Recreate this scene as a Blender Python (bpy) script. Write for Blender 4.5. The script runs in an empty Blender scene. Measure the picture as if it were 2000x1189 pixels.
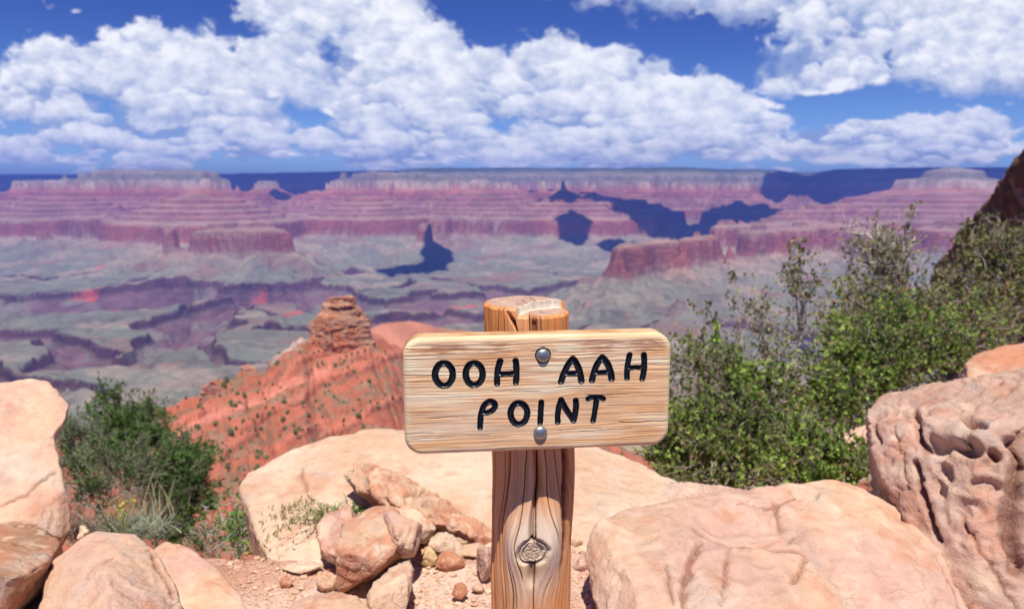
import bpy, bmesh, math, random
import numpy as np
from mathutils import Vector, Matrix
R = math.radians
SC = bpy.context.scene
COL = SC.collection

# ------------------------------------------------------------------ camera
CAM_H, PITCH, FPX = 1.35, R(9.0), 1444.0
cd = bpy.data.cameras.new("camera")
cam = bpy.data.objects.new("camera", cd)
COL.objects.link(cam)
cam.location = (0, 0, CAM_H)
cam.rotation_euler = (R(90) - PITCH, 0, 0)
cd.sensor_width = 36.0
cd.lens = 36.0 * FPX / 2000.0
cd.clip_start, cd.clip_end = 0.05, 120000.0
cd.dof.use_dof = True
cd.dof.focus_distance = 1.36
cd.dof.aperture_fstop = 5.0
SC.camera = cam

# ------------------------------------------------------------------ sun and sky
SUN_EL, SUN_AZ = R(67), R(3)          # azimuth measured from behind the camera towards its right
sun_dir = Vector((math.sin(SUN_AZ) * math.cos(SUN_EL), -math.cos(SUN_AZ) * math.cos(SUN_EL), math.sin(SUN_EL)))
sl = bpy.data.lights.new("sun", 'SUN')
sl.energy, sl.angle, sl.color = 4.6, R(0.6), (1.0, 0.955, 0.89)
so = bpy.data.objects.new("sun", sl)
so.rotation_euler = sun_dir.to_track_quat('Z', 'Y').to_euler()
so.location = (0, -5, 30)
COL.objects.link(so)

W = bpy.data.worlds.new("World")
SC.world = W
W.use_nodes = True


class NT:
    """small helper that writes node trees tersely"""
    def __init__(s, tree):
        s.t = tree
        s.n = tree.nodes
        s.l = tree.links

    def node(s, kind, ins=None, **props):
        nd = s.n.new(kind)
        for k, v in props.items():
            setattr(nd, k, v)
        if ins:
            for k, v in ins.items():
                s.put(nd, k, v)
        return nd

    def put(s, nd, k, v):
        sock = nd.inputs[k]
        if isinstance(v, bpy.types.NodeSocket):
            s.l.new(v, sock)
        else:
            if sock.type == 'RGBA' and len(v) == 3:
                v = (*v, 1.0)
            sock.default_value = v

    def m(s, op, a, b=0.0, c=0.0, clamp=False):
        nd = s.node('ShaderNodeMath', operation=op, use_clamp=clamp)
        for i, v in enumerate((a, b, c)):
            s.put(nd, i, v)
        return nd.outputs[0]

    def mr(s, v, a, b, c=0.0, d=1.0, kind='SMOOTHSTEP'):
        nd = s.node('ShaderNodeMapRange', interpolation_type=kind)
        for i, x in enumerate((v, a, b, c, d)):
            s.put(nd, i, x)
        return nd.outputs[0]

    def mix(s, f, a, b, mode='MIX'):
        nd = s.node('ShaderNodeMix', data_type='RGBA', blend_type=mode)
        nd.clamp_factor = True
        s.put(nd, 0, f)
        s.put(nd, 6, a)
        s.put(nd, 7, b)
        return nd.outputs[2]

    def noise(s, vec, scale, detail=4.0, rough=0.55, dist=0.0, lac=2.0):
        nd = s.node('ShaderNodeTexNoise', {'Vector': vec, 'Scale': scale, 'Detail': detail, 'Roughness': rough, 'Distortion': dist, 'Lacunarity': lac})
        return nd.outputs[0]

    def scale3(s, vec, sc):
        return s.node('ShaderNodeVectorMath', {0: vec, 1: sc}, operation='MULTIPLY').outputs[0]

    def comb(s, x, y, z):
        return s.node('ShaderNodeCombineXYZ', {0: x, 1: y, 2: z}).outputs[0]


def tanab(px, py):
    """pixel of the photograph -> horizontal and vertical tangent of its direction"""
    u, v = (px - 1000) / FPX, (594.5 - py) / FPX
    y = math.cos(PITCH) + v * math.sin(PITCH)
    return u / y, (-math.sin(PITCH) + v * math.cos(PITCH)) / y


w = NT(W.node_tree)
w.n.clear()
sky = w.node('ShaderNodeTexSky', sky_type='NISHITA', sun_disc=False, sun_elevation=SUN_EL, sun_rotation=math.pi - SUN_AZ,
             altitude=2000.0, air_density=1.0, dust_density=0.4, ozone_density=3.0)
tc = w.node('ShaderNodeTexCoord').outputs['Generated']
Z = w.node('ShaderNodeSeparateXYZ', {0: tc}).outputs[2]
skyc = w.mix(w.mr(Z, 0.0, 0.22), w.mix(1.0, sky.outputs[0], (0.52, 0.70, 0.98), 'MULTIPLY'), w.mix(1.0, sky.outputs[0], (0.21, 0.32, 0.70), 'MULTIPLY'))
bg = w.node('ShaderNodeBackground', {'Color': skyc, 'Strength': 0.1})
w.node('ShaderNodeOutputWorld', {'Surface': bg.outputs[0]})
W.cycles.sampling_method = 'MANUAL'
W.cycles.sample_map_resolution = 256

vs = SC.view_settings
vs.view_transform, vs.look, vs.exposure, vs.gamma = 'Standard', 'None', 0.30, 1.0
vs.use_curve_mapping = False
cy = SC.cycles
cy.max_bounces, cy.diffuse_bounces, cy.glossy_bounces, cy.transmission_bounces, cy.volume_bounces = 6, 3, 2, 2, 1
cy.transparent_max_bounces = 8
cy.sample_clamp_indirect = 4.0
cy.use_denoising = True
cy.caustics_reflective = cy.caustics_refractive = False


# ------------------------------------------------------------------ helpers
def at(px, py, y):
    """world point seen at a pixel of the photograph, y metres ahead of the camera"""
    a, b = tanab(px, py)
    return Vector((a * y, y, CAM_H + b * y))


def tag(o, label=None, cat=None, group=None, kind=None):
    for k, v in (('label', label), ('category', cat), ('group', group), ('kind', kind)):
        if v:
            o[k] = v
    return o


def empty(name, loc=(0, 0, 0)):
    o = bpy.data.objects.new(name, None)
    o.location = loc
    o.empty_display_size = 0.1
    COL.objects.link(o)
    return o


def mesh_np(name, verts, faces, mat, parent=None, smooth=True, cols=None, uniq=None, origin=None):
    """verts Nx3 array, faces MxK array (K constant) or list of such arrays"""
    if not isinstance(faces, (list, tuple)):
        faces = [faces]
    faces = [np.asarray(f, dtype=np.int32) for f in faces if len(f)]
    me = bpy.data.meshes.new(name)
    v = np.asarray(verts, dtype=np.float64)
    if origin is not None:
        v = v - np.asarray(origin)
    me.vertices.add(len(v))
    me.vertices.foreach_set('co', v.astype(np.float32).ravel())
    idx = np.concatenate([f.ravel() for f in faces])
    sizes = np.concatenate([np.full(len(f), f.shape[1], dtype=np.int32) for f in faces])
    me.loops.add(len(idx))
    me.loops.foreach_set('vertex_index', idx)
    me.polygons.add(len(sizes))
    st = np.concatenate([[0], np.cumsum(sizes)[:-1]]).astype(np.int32)
    me.polygons.foreach_set('loop_start', st)
    me.polygons.foreach_set('use_smooth', np.full(len(sizes), smooth))
    if cols is not None:
        ca = me.color_attributes.new('Col', 'FLOAT_COLOR', 'POINT')
        c4 = np.ones((len(v), 4), dtype=np.float32)
        c4[:, :cols.shape[1]] = cols
        ca.data.foreach_set('color', c4.ravel())
    me.update(calc_edges=True)
    if mat:
        me.materials.append(mat)
    o = bpy.data.objects.new(name, me)
    if origin is not None:
        o.location = origin
    COL.objects.link(o)
    o.parent = parent
    return o


def grid_faces(nr, nc, off=0, wrap=False):
    r = np.arange(nr - 1)[:, None]
    c = np.arange(nc if wrap else nc - 1)[None, :]
    c2 = (c + 1) % nc
    a = r * nc + c + off
    b = r * nc + c2 + off
    return np.stack([a, b, b + nc, a + nc], -1).reshape(-1, 4)


_rs = np.random.RandomState(7)
_perm = np.tile(_rs.permutation(512), 3).astype(np.int32)
_g3 = _rs.normal(size=(512, 3))
_g3 = (_g3 / np.linalg.norm(_g3, axis=1)[:, None]).astype(np.float32)


def pn(x, y, z=0.0, seed=0):
    """gradient noise, about -1..1; a constant z takes the cheaper flat form"""
    F = np.float32
    flat = np.ndim(z) == 0
    x = np.asarray(x) + seed * 17.13
    y = np.asarray(y) + seed * 5.71
    z = np.asarray(z) + seed * 3.3
    fl = lambda q: np.floor(q)
    x0, y0, z0 = fl(x), fl(y), fl(z)
    xf, yf, zf = (x - x0).astype(F), (y - y0).astype(F), np.asarray(z - z0).astype(F)
    xi, yi, zi = x0.astype(np.int32) & 511, y0.astype(np.int32) & 511, np.asarray(z0).astype(np.int32) & 511
    f = lambda t: t * t * t * (t * (t * 6 - 15) + 10)
    u, v, ww = f(xf), f(yf), f(zf)
    res = 0
    zl = ((0, 1),) if flat else ((0, 1 - ww), (1, ww))
    if flat:
        zf = F(0.37)
        zl = ((0, F(1.18)),)
    for dx in (0, 1):
        px_ = _perm[(xi + dx) & 511]
        for dy in (0, 1):
            pxy = _perm[px_ + ((yi + dy) & 511)]
            wxy = (u if dx else 1 - u) * (v if dy else 1 - v)
            for dz, wz in zl:
                g = _g3[_perm[pxy + ((zi + dz) & 511)]]
                res = res + (g[..., 0] * (xf - dx) + g[..., 1] * (yf - dy) + g[..., 2] * (zf - dz)) * wxy * wz
    return res * F(1.5)


def fbm(x, y, z=0.0, oct=4, gain=0.5, lac=2.03, seed=0):
    s, a, t = 0, 1.0, 0
    for i in range(oct):
        s = s + a * pn(x, y, z, seed + i)
        t += a
        a *= gain
        x, y, z = x * lac, y * lac, z * lac
    return s / t


def ridged(x, y, z=0.0, oct=4, gain=0.5, lac=2.1, seed=0):
    s, a, t = 0, 1.0, 0
    for i in range(oct):
        s = s + a * (1 - np.abs(pn(x, y, z, seed + i)) * 2)
        t += a
        a *= gain
        x, y, z = x * lac, y * lac, z * lac
    return s / t


def sstep(a, b, x):
    t = np.clip((x - a) / (b - a), 0, 1)
    return t * t * (3 - 2 * t)


def lerp(a, b, t):
    return a + (b - a) * t


def mat_new(name, rough=0.9, spec=0.2):
    mt = bpy.data.materials.new(name)
    mt.use_nodes = True
    nt = NT(mt.node_tree)
    b = mt.node_tree.nodes['Principled BSDF']
    b.inputs['Roughness'].default_value = rough
    b.inputs['Specular IOR Level'].default_value = spec
    return mt, nt, b
# ------------------------------------------------------------------ the canyon, in metres
def seg_field(x, y, pts):
    """nearest distance to a polyline and the parameters interpolated along it; pts: (x, y, p1, p2 ...)"""
    best = np.full(x.shape, 1e9)
    par = [np.zeros(x.shape) for _ in range(len(pts[0]) - 2)]
    if len(pts) == 1:
        pts = [pts[0], tuple([pts[0][0] + 1] + list(pts[0][1:]))]
    for p, q in zip(pts[:-1], pts[1:]):
        dx, dy = q[0] - p[0], q[1] - p[1]
        t = np.clip(((x - p[0]) * dx + (y - p[1]) * dy) / (dx * dx + dy * dy), 0, 1)
        d = np.hypot(x - p[0] - t * dx, y - p[1] - t * dy)
        m = d < best
        best = np.where(m, d, best)
        for k in range(len(par)):
            par[k] = np.where(m, p[2 + k] + t * (q[2 + k] - p[2 + k]), par[k])
    return best, par


def wp(px, d):
    return tanab(px, 365)[0] * d, d


def RD(*pts):
    return [(*wp(p[0], p[1]), *p[2:]) for p in pts]


# ridges: px, distance, potential, plateau radius, slope
RIDGES = [
    RD((-500, 11500, -130, 200, .33), (-100, 11600, -120, 200, .33), (70, 11600, -70, 120, .33)),
    RD((90, 12000, 62, 60, .36), (135, 11900, 90, 60, .4), (190, 11700, 80, 60, .35), (225, 11600, 205, 120, .5), (390, 11500, 205, 150, .5),
       (455, 11700, 75, 100, .33), (470, 12000, -40, 60, .4)),
    RD((400, 9300, 66, 10, .43),), RD((130, 10400, 40, 10, .40),), RD((700, 10300, -20, 10, .42),), RD((1110, 10300, 50, 15, .42),), RD((455, 9900, -90, 40, .5), (350, 9800, -120, 40, .5)),
    RD((520, 13600, 92, 120, .55),), RD((500, 12500, -120, 60, .4), (560, 11200, -200, 60, .4)),
    RD((665, 12200, 118, 120, .42), (860, 11900, 118, 160, .4), (1000, 12300, 95, 100, .38), (1100, 12800, 60, 100, .38)),
    RD((940, 11100, 100, 40, .5),), RD((620, 12000, 10, 60, .4), (580, 11500, -90, 60, .4)),
    RD((1090, 11600, -20, 60, .4), (1180, 10800, -60, 60, .4), (1230, 10300, -180, 60, .42)),
    RD((620, 12000, -60, 60, .5), (600, 10800, -230, 60, .5), (570, 10000, -380, 70, .5)), RD((740, 12000, -20, 60, .5), (730, 10900, -150, 60, .5), (700, 9900, -385, 60, .5)),
    RD((860, 11800, 20, 60, .5), (880, 10700, -190, 60, .5), (850, 9900, -330, 60, .5)), RD((1010, 12200, -30, 60, .5), (1010, 10700, -190, 70, .5), (1030, 9900, -380, 60, .5)),
    RD((1120, 11800, -30, 50, .5), (1130, 10500, -150, 60, .5), (1120, 9700, -360, 60, .5)), RD((930, 11100, -140, 60, .5), (950, 9800, -390, 50, .5)),
    RD((60, 11600, -100, 60, .5), (40, 10300, -250, 60, .5), (20, 9400, -385, 60, .5)), RD((240, 11400, -20, 60, .5), (230, 10200, -240, 60, .5), (200, 9300, -385, 70, .5)),
    RD((150, 11400, -60, 60, .5), (130, 10300, -300, 60, .5)), RD((330, 10300, -180, 60, .5), (330, 9500, -300, 60, .5), (300, 8800, -395, 50, .6)), RD((470, 10100, -230, 60, .5), (490, 9400, -385, 60, .5)),
    RD((1240, 9900, -385, 100, .55), (1200, 10500, -250, 100, .4)),
    RD((880, 15800, 420, 900, .5), (1100, 15600, 420, 900, .5), (1300, 15900, 420, 900, .5), (1460, 16800, 400, 800, .5)),
    RD((1150, 14200, -60, 100, .4), (1260, 12800, -160, 100, .4)), RD((1400, 14200, 0, 100, .4), (1480, 12600, -120, 100, .4)),
    RD((-700, 21500, 340, 1500, .6), (200, 21500, 340, 1500, .6), (520, 22500, 420, 1200, .6), (700, 19500, 430, 900, .6), (880, 17500, 420, 800, .6)),
    RD((1460, 18500, 360, 900, .6), (1600, 19000, 380, 700, .6), (1760, 15500, 420, 700, .6), (2100, 14800, 400, 900, .5), (2500, 13000, 400, 1500, .5)),
    RD((1620, 15500, 40, 60, .5), (1560, 14000, -60, 60, .5)),
    RD((1845, 10300, 215, 10, .27),), RD((1775, 10900, 75, 60, .5), (1890, 10900, 75, 60, .5)),
    RD((1990, 11800, 20, 200, .33), (1840, 10600, -30, 160, .36), (1700, 9700, -130, 120, .4), (1560, 8700, -250, 120, .42), (1440, 7700, -375, 120, .5)),
    RD((1640, 8200, -320, 160, .45), (1500, 6700, -395, 100, .55), (1410, 6200, -398, 60, .5), (1350, 5600, -408, 40, .5), (1290, 5150, -408, 50, .5), (1255, 4980, -416, 30, .5)),
    RD((1900, 7400, -330, 200, .45), (1700, 6900, -388, 140, .55)),
    RD((330, 7300, -396, 60, .5), (400, 7150, -372, 120, .5), (505, 7050, -390, 90, .5)),
    RD((828, 8350, -372, 25, .95),), RD((250, 8800, -470, 200, .5), (90, 9000, -480, 200, .5)),
]
# inner gorge and its side canyons: px, distance, half width, depth
GORGES = [
    RD((-400, 5300, 500, 300), (0, 5400, 550, 300), (200, 5700, 600, 300), (400, 6000, 720, 320), (540, 6000, 600, 320), (640, 5500, 330, 280),
       (760, 5200, 260, 260), (900, 5450, 300, 280), (1040, 5900, 330, 260), (1150, 6400, 200, 200), (1300, 7100, 150, 160), (1480, 7500, 90, 100)),
    RD((560, 6400, 250, 260), (620, 7200, 70, 90), (720, 7100, 60, 80), (800, 6800, 60, 80), (950, 6400, 80, 90), (1040, 5900, 200, 200)),
    RD((-100, 4600, 100, 160), (40, 4300, 160, 200), (130, 3900, 130, 180), (260, 3800, 150, 200), (330, 4300, 280, 260), (430, 4900, 300, 280), (540, 5600, 300, 300)),
    RD((-80, 3500, 60, 90), (60, 3450, 90, 120), (160, 3250, 70, 100)),
    RD((560, 4600, 120, 140), (660, 4500, 140, 160), (800, 4650, 200, 220), (960, 5000, 200, 240)),
    RD((1020, 4500, 120, 150), (1150, 4700, 140, 160), (1330, 4500, 130, 140), (1600, 4300, 130, 140)),
    RD((-100, 7400, 50, 60), (100, 7000, 60, 70), (250, 6900, 90, 100)),
    RD((1080, 6900, 60, 70), (1000, 7600, 50, 60)), RD((880, 5400, 120, 150), (840, 6000, 60, 80)),
]
TH = [-2000, -1000, -640, -560, -425, -403, -330, -318, -262, -250, -200, -188, -130, -118, -60, 40, 56, 100, 125, 138, 200, 340, 440, 2000]
TZ = [-900, -880, -835, -780, -600, -415, -390, -345, -330, -282, -262, -215, -195, -150, -125, -25, 100, 118, 135, 215, 262, 330, 385, 470]


def canyon_z(x, y):
    wx = x + 420 * fbm(x / 2600, y / 2600, 0, 2, seed=1) + 330 * fbm(x / 900, y / 900, 1.5, 3, seed=4) + 55 * fbm(x / 240, y / 240, 2.5, 2, seed=9)
    wy = y + 420 * fbm(x / 2600, y / 2600, 3, 2, seed=2) + 330 * fbm(x / 900, y / 900, 4.5, 3, seed=6) + 55 * fbm(x / 240, y / 240, 5.5, 2, seed=12)
    h = -700 + 75 * fbm(x / 1700, y / 1700, 0, 4, seed=20)
    def grow(h, rds, k0=None):
        for rd in rds:
            k = k0 or (0.75 if rd[0][1] > 9000 else 0.4)
            d, (h0, r, sl_) = seg_field(lerp(x, wx, k), lerp(y, wy, k), rd)
            hh = h0 - sl_ * np.maximum(0, d - r)
            hh = np.where(hh < -432, -432 + (hh + 432) * .42, hh)          # long aprons below the red cliff
            h = np.maximum(h, hh)
        return h

    h = grow(h, [rd for rd in RIDGES if len(rd) > 1])
    rug = ridged(x / 700, y / 700, 0, 4, seed=30)
    h = h + (95 * fbm(x / 520, y / 520, 0, 3, seed=33) + 110 * fbm(x / 1400, y / 1400, 0, 2, seed=36)) * sstep(-440, -390, h) * (1 - sstep(40, 200, h))
    h = h + (rug - 0.45) * 95 * sstep(-690, -500, h) * (1 - sstep(90, 240, h))
    h = grow(h, [rd for rd in RIDGES if len(rd) == 1], .3) + 26 * (rug - .5) * sstep(-400, -300, h) * (1 - sstep(-40, 60, h))
    h = h + 7 * fbm(x / 90, y / 90, 0, 3, seed=50) + (30 * fbm(x / 620, y / 620, 0, 4, seed=52) + 10) * sstep(20, 60, h)
    z = np.interp(h, TH, TZ)
    g, dep = np.full(x.shape, 1e9), np.zeros(x.shape)
    gx, gy = lerp(x, wx, .8), lerp(y, wy, .8)
    gz = np.zeros(x.shape)
    for gg in GORGES:
        d, (wd, dp) = seg_field(gx, gy, gg)
        t = (wd + 60 * fbm(x / 300, y / 300, 0, 3, seed=70)) - d            # metres inside the rim
        cut = np.where(t > 0, np.minimum(dp, np.minimum(t * 1.8, 55) + np.maximum(t - 30, 0) * 0.5), 0)
        cut = cut * (1 - 0.25 * sstep(40, 200, t) * (0.5 + 0.5 * ridged(x / 420, y / 420, 3, 3, seed=80)))
        gz = np.maximum(gz, cut)
    rn = np.abs(pn(gx / 1500, gy / 1500, 0, 75)) + .03 * fbm(x / 200, y / 200, 0, 2, seed=76) + .25 * sstep(6500, 8500, y) + .03
    rn = np.minimum(rn, np.abs(pn(gx / 800, gy / 800, 0, 78)) + .04 + .2 * sstep(4500, 6000, y) + .1 * sstep(-.2, .2, pn(x / 1500, y / 1500, 0, 77)))
    z = z - 24 * (1 - np.abs(pn(gx / 420, gy / 420, 0, 96)) * 2.2).clip(0) ** 3 * (1 - sstep(-560, -480, h)) - 12 * (1 - np.abs(pn(gx / 170, gy / 170, 0, 97)) * 2.2).clip(0) ** 3 * (1 - sstep(-500, -440, h))
    z = z + 45 * fbm(x / 650, y / 650, 0, 4, seed=92) * (1 - sstep(-560, -480, h)) + 26 * (ridged(x / 330, y / 330, 0, 3, seed=94) - .5) * sstep(-700, -600, h) * (1 - sstep(-440, -420, h))
    t = (.075 + .03 * fbm(x / 900, y / 900, 0, 2, seed=79) - rn) * 1600
    cut = np.where(t > 0, np.minimum(130, np.minimum(t * 1.8, 50) + np.maximum(t - 30, 0) * .7), 0)
    gz = np.maximum(gz, cut)
    gz = gz * (1 - sstep(-640, -560, h))
    z = z - gz + 9 * fbm(x / 260, y / 260, 7, 3, seed=90) - 16 * (1 - np.abs(pn(x / 210, y / 210, 9, 3))) ** 6 * sstep(-870, -700, z) * (1 - sstep(-450, -400, z))
    return z, h, gz


def canyon_col(x, y, z, h, gz, slope):
    z = z + 22 * fbm(x / 1300, y / 1300, 2, 3, seed=100) + 8 * fbm(x / 150, y / 150, 2, 2, seed=105)
    lv = np.array([-2000, -860, -800, -720, -660, -605, -590, -500, -425, -405, -375, -350, -325, -300, -270, -245, -215, -185, -155, -125, -70,
                   -28, -10, 40, 95, 110, 150, 205, 215, 270, 330, 360])
    cc = np.array([(.25, .245, .18), (.26, .26, .19), (.30, .30, .22), (.36, .34, .25), (.43, .36, .26), (.46, .33, .25), (.36, .14, .10),
                   (.42, .17, .12), (.34, .12, .09), (.45, .31, .23), (.45, .30, .23), (.25, .09, .08), (.46, .25, .20), (.23, .09, .08), (.47, .28, .22), (.26, .10, .08),
                   (.48, .27, .20), (.26, .10, .08), (.47, .22, .16), (.28, .10, .08), (.46, .19, .13),
                   (.52, .24, .17), (.62, .47, .36), (.70, .57, .44), (.58, .47, .37), (.27, .25, .19), (.24, .22, .16), (.30, .27, .21), (.40, .35, .28), (.26, .25, .19), (.12, .14, .09), (.07, .10, .06)])
    c = np.stack([np.interp(z, lv, cc[:, k]) for k in range(3)], -1)
    flat = (1 - sstep(.25, .7, slope))[..., None]
    sc = sstep(-420, -380, z)[..., None] * (1 - sstep(-60, 0, z))[..., None]
    c = lerp(c, np.array((.44, .31, .24)), flat * sc * .55)
    n = fbm(x / 380, y / 380, 5, 4, seed=110)[..., None]
    c = c * (1 + .35 * n)
    # greenish shale and cream ledges of the platform
    pl = (1 - sstep(-640, -590, z))[..., None]
    m = sstep(.05, .3, fbm(x / 620, y / 420, 8, 4, seed=120))[..., None]
    c = lerp(c, np.array((.27, .30, .22)), m * pl * .7)
    m = sstep(.1, .35, fbm(x / 500, y / 300, 18, 4, seed=125))[..., None]
    c = lerp(c, np.array((.48, .40, .30)), m * pl * .7)
    m = sstep(.2, .4, fbm(x / 700, y / 350, 28, 3, seed=128))[..., None]
    c = lerp(c, np.array((.36, .19, .15)), m * pl * .5)
    dr = (1 - np.abs(pn(x / 150 + .4 * fbm(x / 300, y / 300, 0, 2, seed=133), y / 150, 0, 134)) * 4).clip(0)[..., None]
    c = lerp(c, np.array((.20, .17, .14)), dr * pl * .35)
    # gorge walls
    cliff = (sstep(2, 8, gz) * (1 - sstep(48, 75, gz)))[..., None]
    deep = sstep(50, 80, gz)[..., None]
    gn = fbm(x / 260, y / 260, 3, 4, seed=130)[..., None]
    gc = np.array((.25, .155, .155)) * (1 + .5 * gn)
    gc = lerp(gc, np.array((.30, .29, .22)), sstep(.12, .35, fbm(x / 430, y / 430, 6, 3, seed=140))[..., None] * .8)
    c = lerp(c, gc, deep)
    c = lerp(c, np.array((.13, .07, .07)) * (1 + .6 * gn), cliff)
    for (px, d, ra, rb) in [(330, 5950, 110, 26), (420, 5950, 80, 22), (490, 6200, 55, 30), (150, 6150, 55, 26), (190, 7050, 40, 26), (205, 5950, 60, 24), (560, 5000, 60, 45),
                            (900, 5350, 60, 50), (870, 5600, 40, 40)]:
        ax, ay = wp(px, d)
        q = ((x - ax) / (ra * 1.4)) ** 2 + ((y - ay) / (rb * 3)) ** 2 + 1.3 * fbm(x / 110, y / 110, 1, 3, seed=150)
        c = lerp(c, np.array((.80, .17, .12)), (1 - sstep(.2, 1.4, q))[..., None] * .62)
    return np.clip((c.mean(-1, keepdims=True) + (c - c.mean(-1, keepdims=True)) * 1.12) * np.array((.84, .79, .79)), .02, .9)


def terrain_grid(name, a0, a1, na, d0, d1, nd, zf, cf, mat):
    ta = np.tan(np.linspace(math.atan(a0), math.atan(a1), na))[None, :]
    dd = np.exp(np.linspace(math.log(d0), math.log(d1), nd))[:, None]
    x, y = ta * dd, dd + 0 * ta
    z, *ex = zf(x, y)
    gy = np.gradient(z, axis=0) / np.gradient(y, axis=0)
    gx = np.gradient(z, axis=1) / np.gradient(x, axis=1)
    c = cf(x, y, z, *ex, np.hypot(gx, gy))
    v = np.stack([x, y, z], -1).reshape(-1, 3)
    o = mesh_np(name, v, grid_faces(nd, na), mat, cols=c.reshape(-1, 3))
    return tag(o, kind='structure')


M_can, nt, b = mat_new("canyon_rock", 0.95, 0.1)
ca = nt.node('ShaderNodeVertexColor', layer_name='Col').outputs[0]
g_ = nt.node('ShaderNodeNewGeometry').outputs['Position']
n_ = nt.noise(nt.scale3(g_, (.012, .012, .03)), 1.0, 6, .65)
nt.put(b, 'Base Color', nt.mix(1.0, ca, nt.mix(n_, (.55, .55, .55), (1.45, 1.45, 1.45)), 'MULTIPLY'))
nt.put(b, 'Normal', nt.node('ShaderNodeBump', {'Height': nt.noise(nt.scale3(g_, (.011, .011, .03)), 1.0, 7, .7), 'Strength': 1.0, 'Distance': 34.0}).outputs[0])

can = terrain_grid('canyon_terrain', -.98, .98, 1050, 1700, 27000, 1150, canyon_z, canyon_col, M_can)
tag(can, 'banded red, cream and grey-green canyon walls and platforms across the gorge')


# haze: the canyon air
hz = bpy.data.meshes.new('haze')
bm = bmesh.new()
bmesh.ops.create_cube(bm, size=1.0)
bm.to_mesh(hz)
bm.free()
HZ0, HZ1 = -1400.0, 640.0
hzo = bpy.data.objects.new('haze', hz)
hzo.scale = (64000, 64000, HZ1 - HZ0)
hzo.location = (0, 0, (HZ0 + HZ1) / 2)
COL.objects.link(hzo)
tag(hzo, kind='stuff')
mh = bpy.data.materials.new('haze_air')
mh.use_nodes = True
hn = NT(mh.node_tree)
hn.n.clear()
pv = hn.node('ShaderNodeVolumePrincipled', {'Color': (.16, .28, .96), 'Density': 4.2e-5, 'Anisotropy': 0.0})
hn.node('ShaderNodeOutputMaterial', {'Volume': pv.outputs[0]})
hz.materials.append(mh)

# cumulus high over the canyon, above the top of the picture, whose shadows lie on it
M_cloud, nt, b = mat_new("cloud_white", 1.0, 0.0)
b.inputs['Base Color'].default_value = (.9, .9, .9, 1)


def cloud(px, d, z_target, rx, ry, H, seed):
    tx, ty = wp(px, d)
    k = (H - z_target) / sun_dir.z
    cx, cy_ = tx + sun_dir.x * k, ty + sun_dir.y * k
    bmm = bmesh.new()
    bmesh.ops.create_icosphere(bmm, subdivisions=5, radius=1.0)
    v = np.array([q.co[:] for q in bmm.verts])
    f = np.array([[q.index for q in fc.verts] for fc in bmm.faces])
    bmm.free()
    v = v * (1 + .95 * fbm(v[:, 0] * 1.7, v[:, 1] * 1.7, v[:, 2] * 1.7, 6, .66, seed=seed))[:, None]
    v[:, 2] = np.where(v[:, 2] < 0, v[:, 2] * .25, v[:, 2])
    v *= np.array((rx, ry, min(rx, ry) * .45))
    o = mesh_np('cloud', v + np.array((cx, cy_, H)), f, M_cloud, origin=(cx, cy_, H))
    return tag(o, kind='stuff')


for i, a in enumerate([(1105, 10400, -350, 330, 420, 3600), (1118, 9350, -650, 190, 330, 3500), (1390, 11400, -450, 1700, 1200, 4400), (1480, 10200, -500, 500, 500, 3900), (1290, 10300, -650, 620, 600, 3600),
                       (852, 8200, -600, 150, 420, 3200), (812, 7700, -850, 330, 230, 3200), (770, 7450, -850, 200, 160, 3200), (1215, 8900, -700, 240, 240, 3300),
                       (620, 17800, 100, 2600, 2900, 6800), (-100, 19000, 0, 4200, 3800, 6800), (330, 20500, 100, 2600, 2900, 6800), (1230, 12600, -250, 700, 300, 4000), (1020, 12800, -150, 500, 300, 4300),
                       (1730, 14600, -150, 2000, 2100, 5600), (1990, 14600, 200, 2600, 1900, 5800), (540, 13000, -300, 350, 500, 4400)]):
    cloud(*a, seed=200 + i * 3)

# ------------------------------------------------------------------ cloud cover over the horizon, on a shell far outside the haze
# (px, py, half width, half height, amount) of each bank as one sees it from the trail
BANKS = [(60, 160, 210, 75, .55), (330, 140, 200, 105, .6), (640, 90, 190, 120, .55), (850, 175, 210, 95, .6),
         (1150, 190, 210, 90, .6), (1400, 245, 170, 60, .5), (250, 270, 420, 62, .45), (900, 285, 520, 45, .42),
         (1750, 15, 360, 85, .6), (1590, 135, 150, 55, .55), (1900, 95, 180, 110, .45), (1750, 275, 300, 40, .5),
         (1950, 235, 120, 40, .4), (1370, 155, 70, 35, .45), (120, -10, 120, 30, .5), (1250, -25, 250, 32, .5), (1400, 330, 220, 16, .4),
         (560, 20, 110, 40, .45), (180, 182, 70, 14, -.4), (480, 62, 50, 30, -.7), (455, 100, 25, 14, -.4), (1480, 40, 45, 22, -.45),
         (1200, 50, 250, 55, -.45), (60, 25, 180, 45, -.5), (1560, 325, 300, 18, -.2), (60, 320, 90, 12, -.45), (1800, 210, 220, 28, -.45)]


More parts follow.
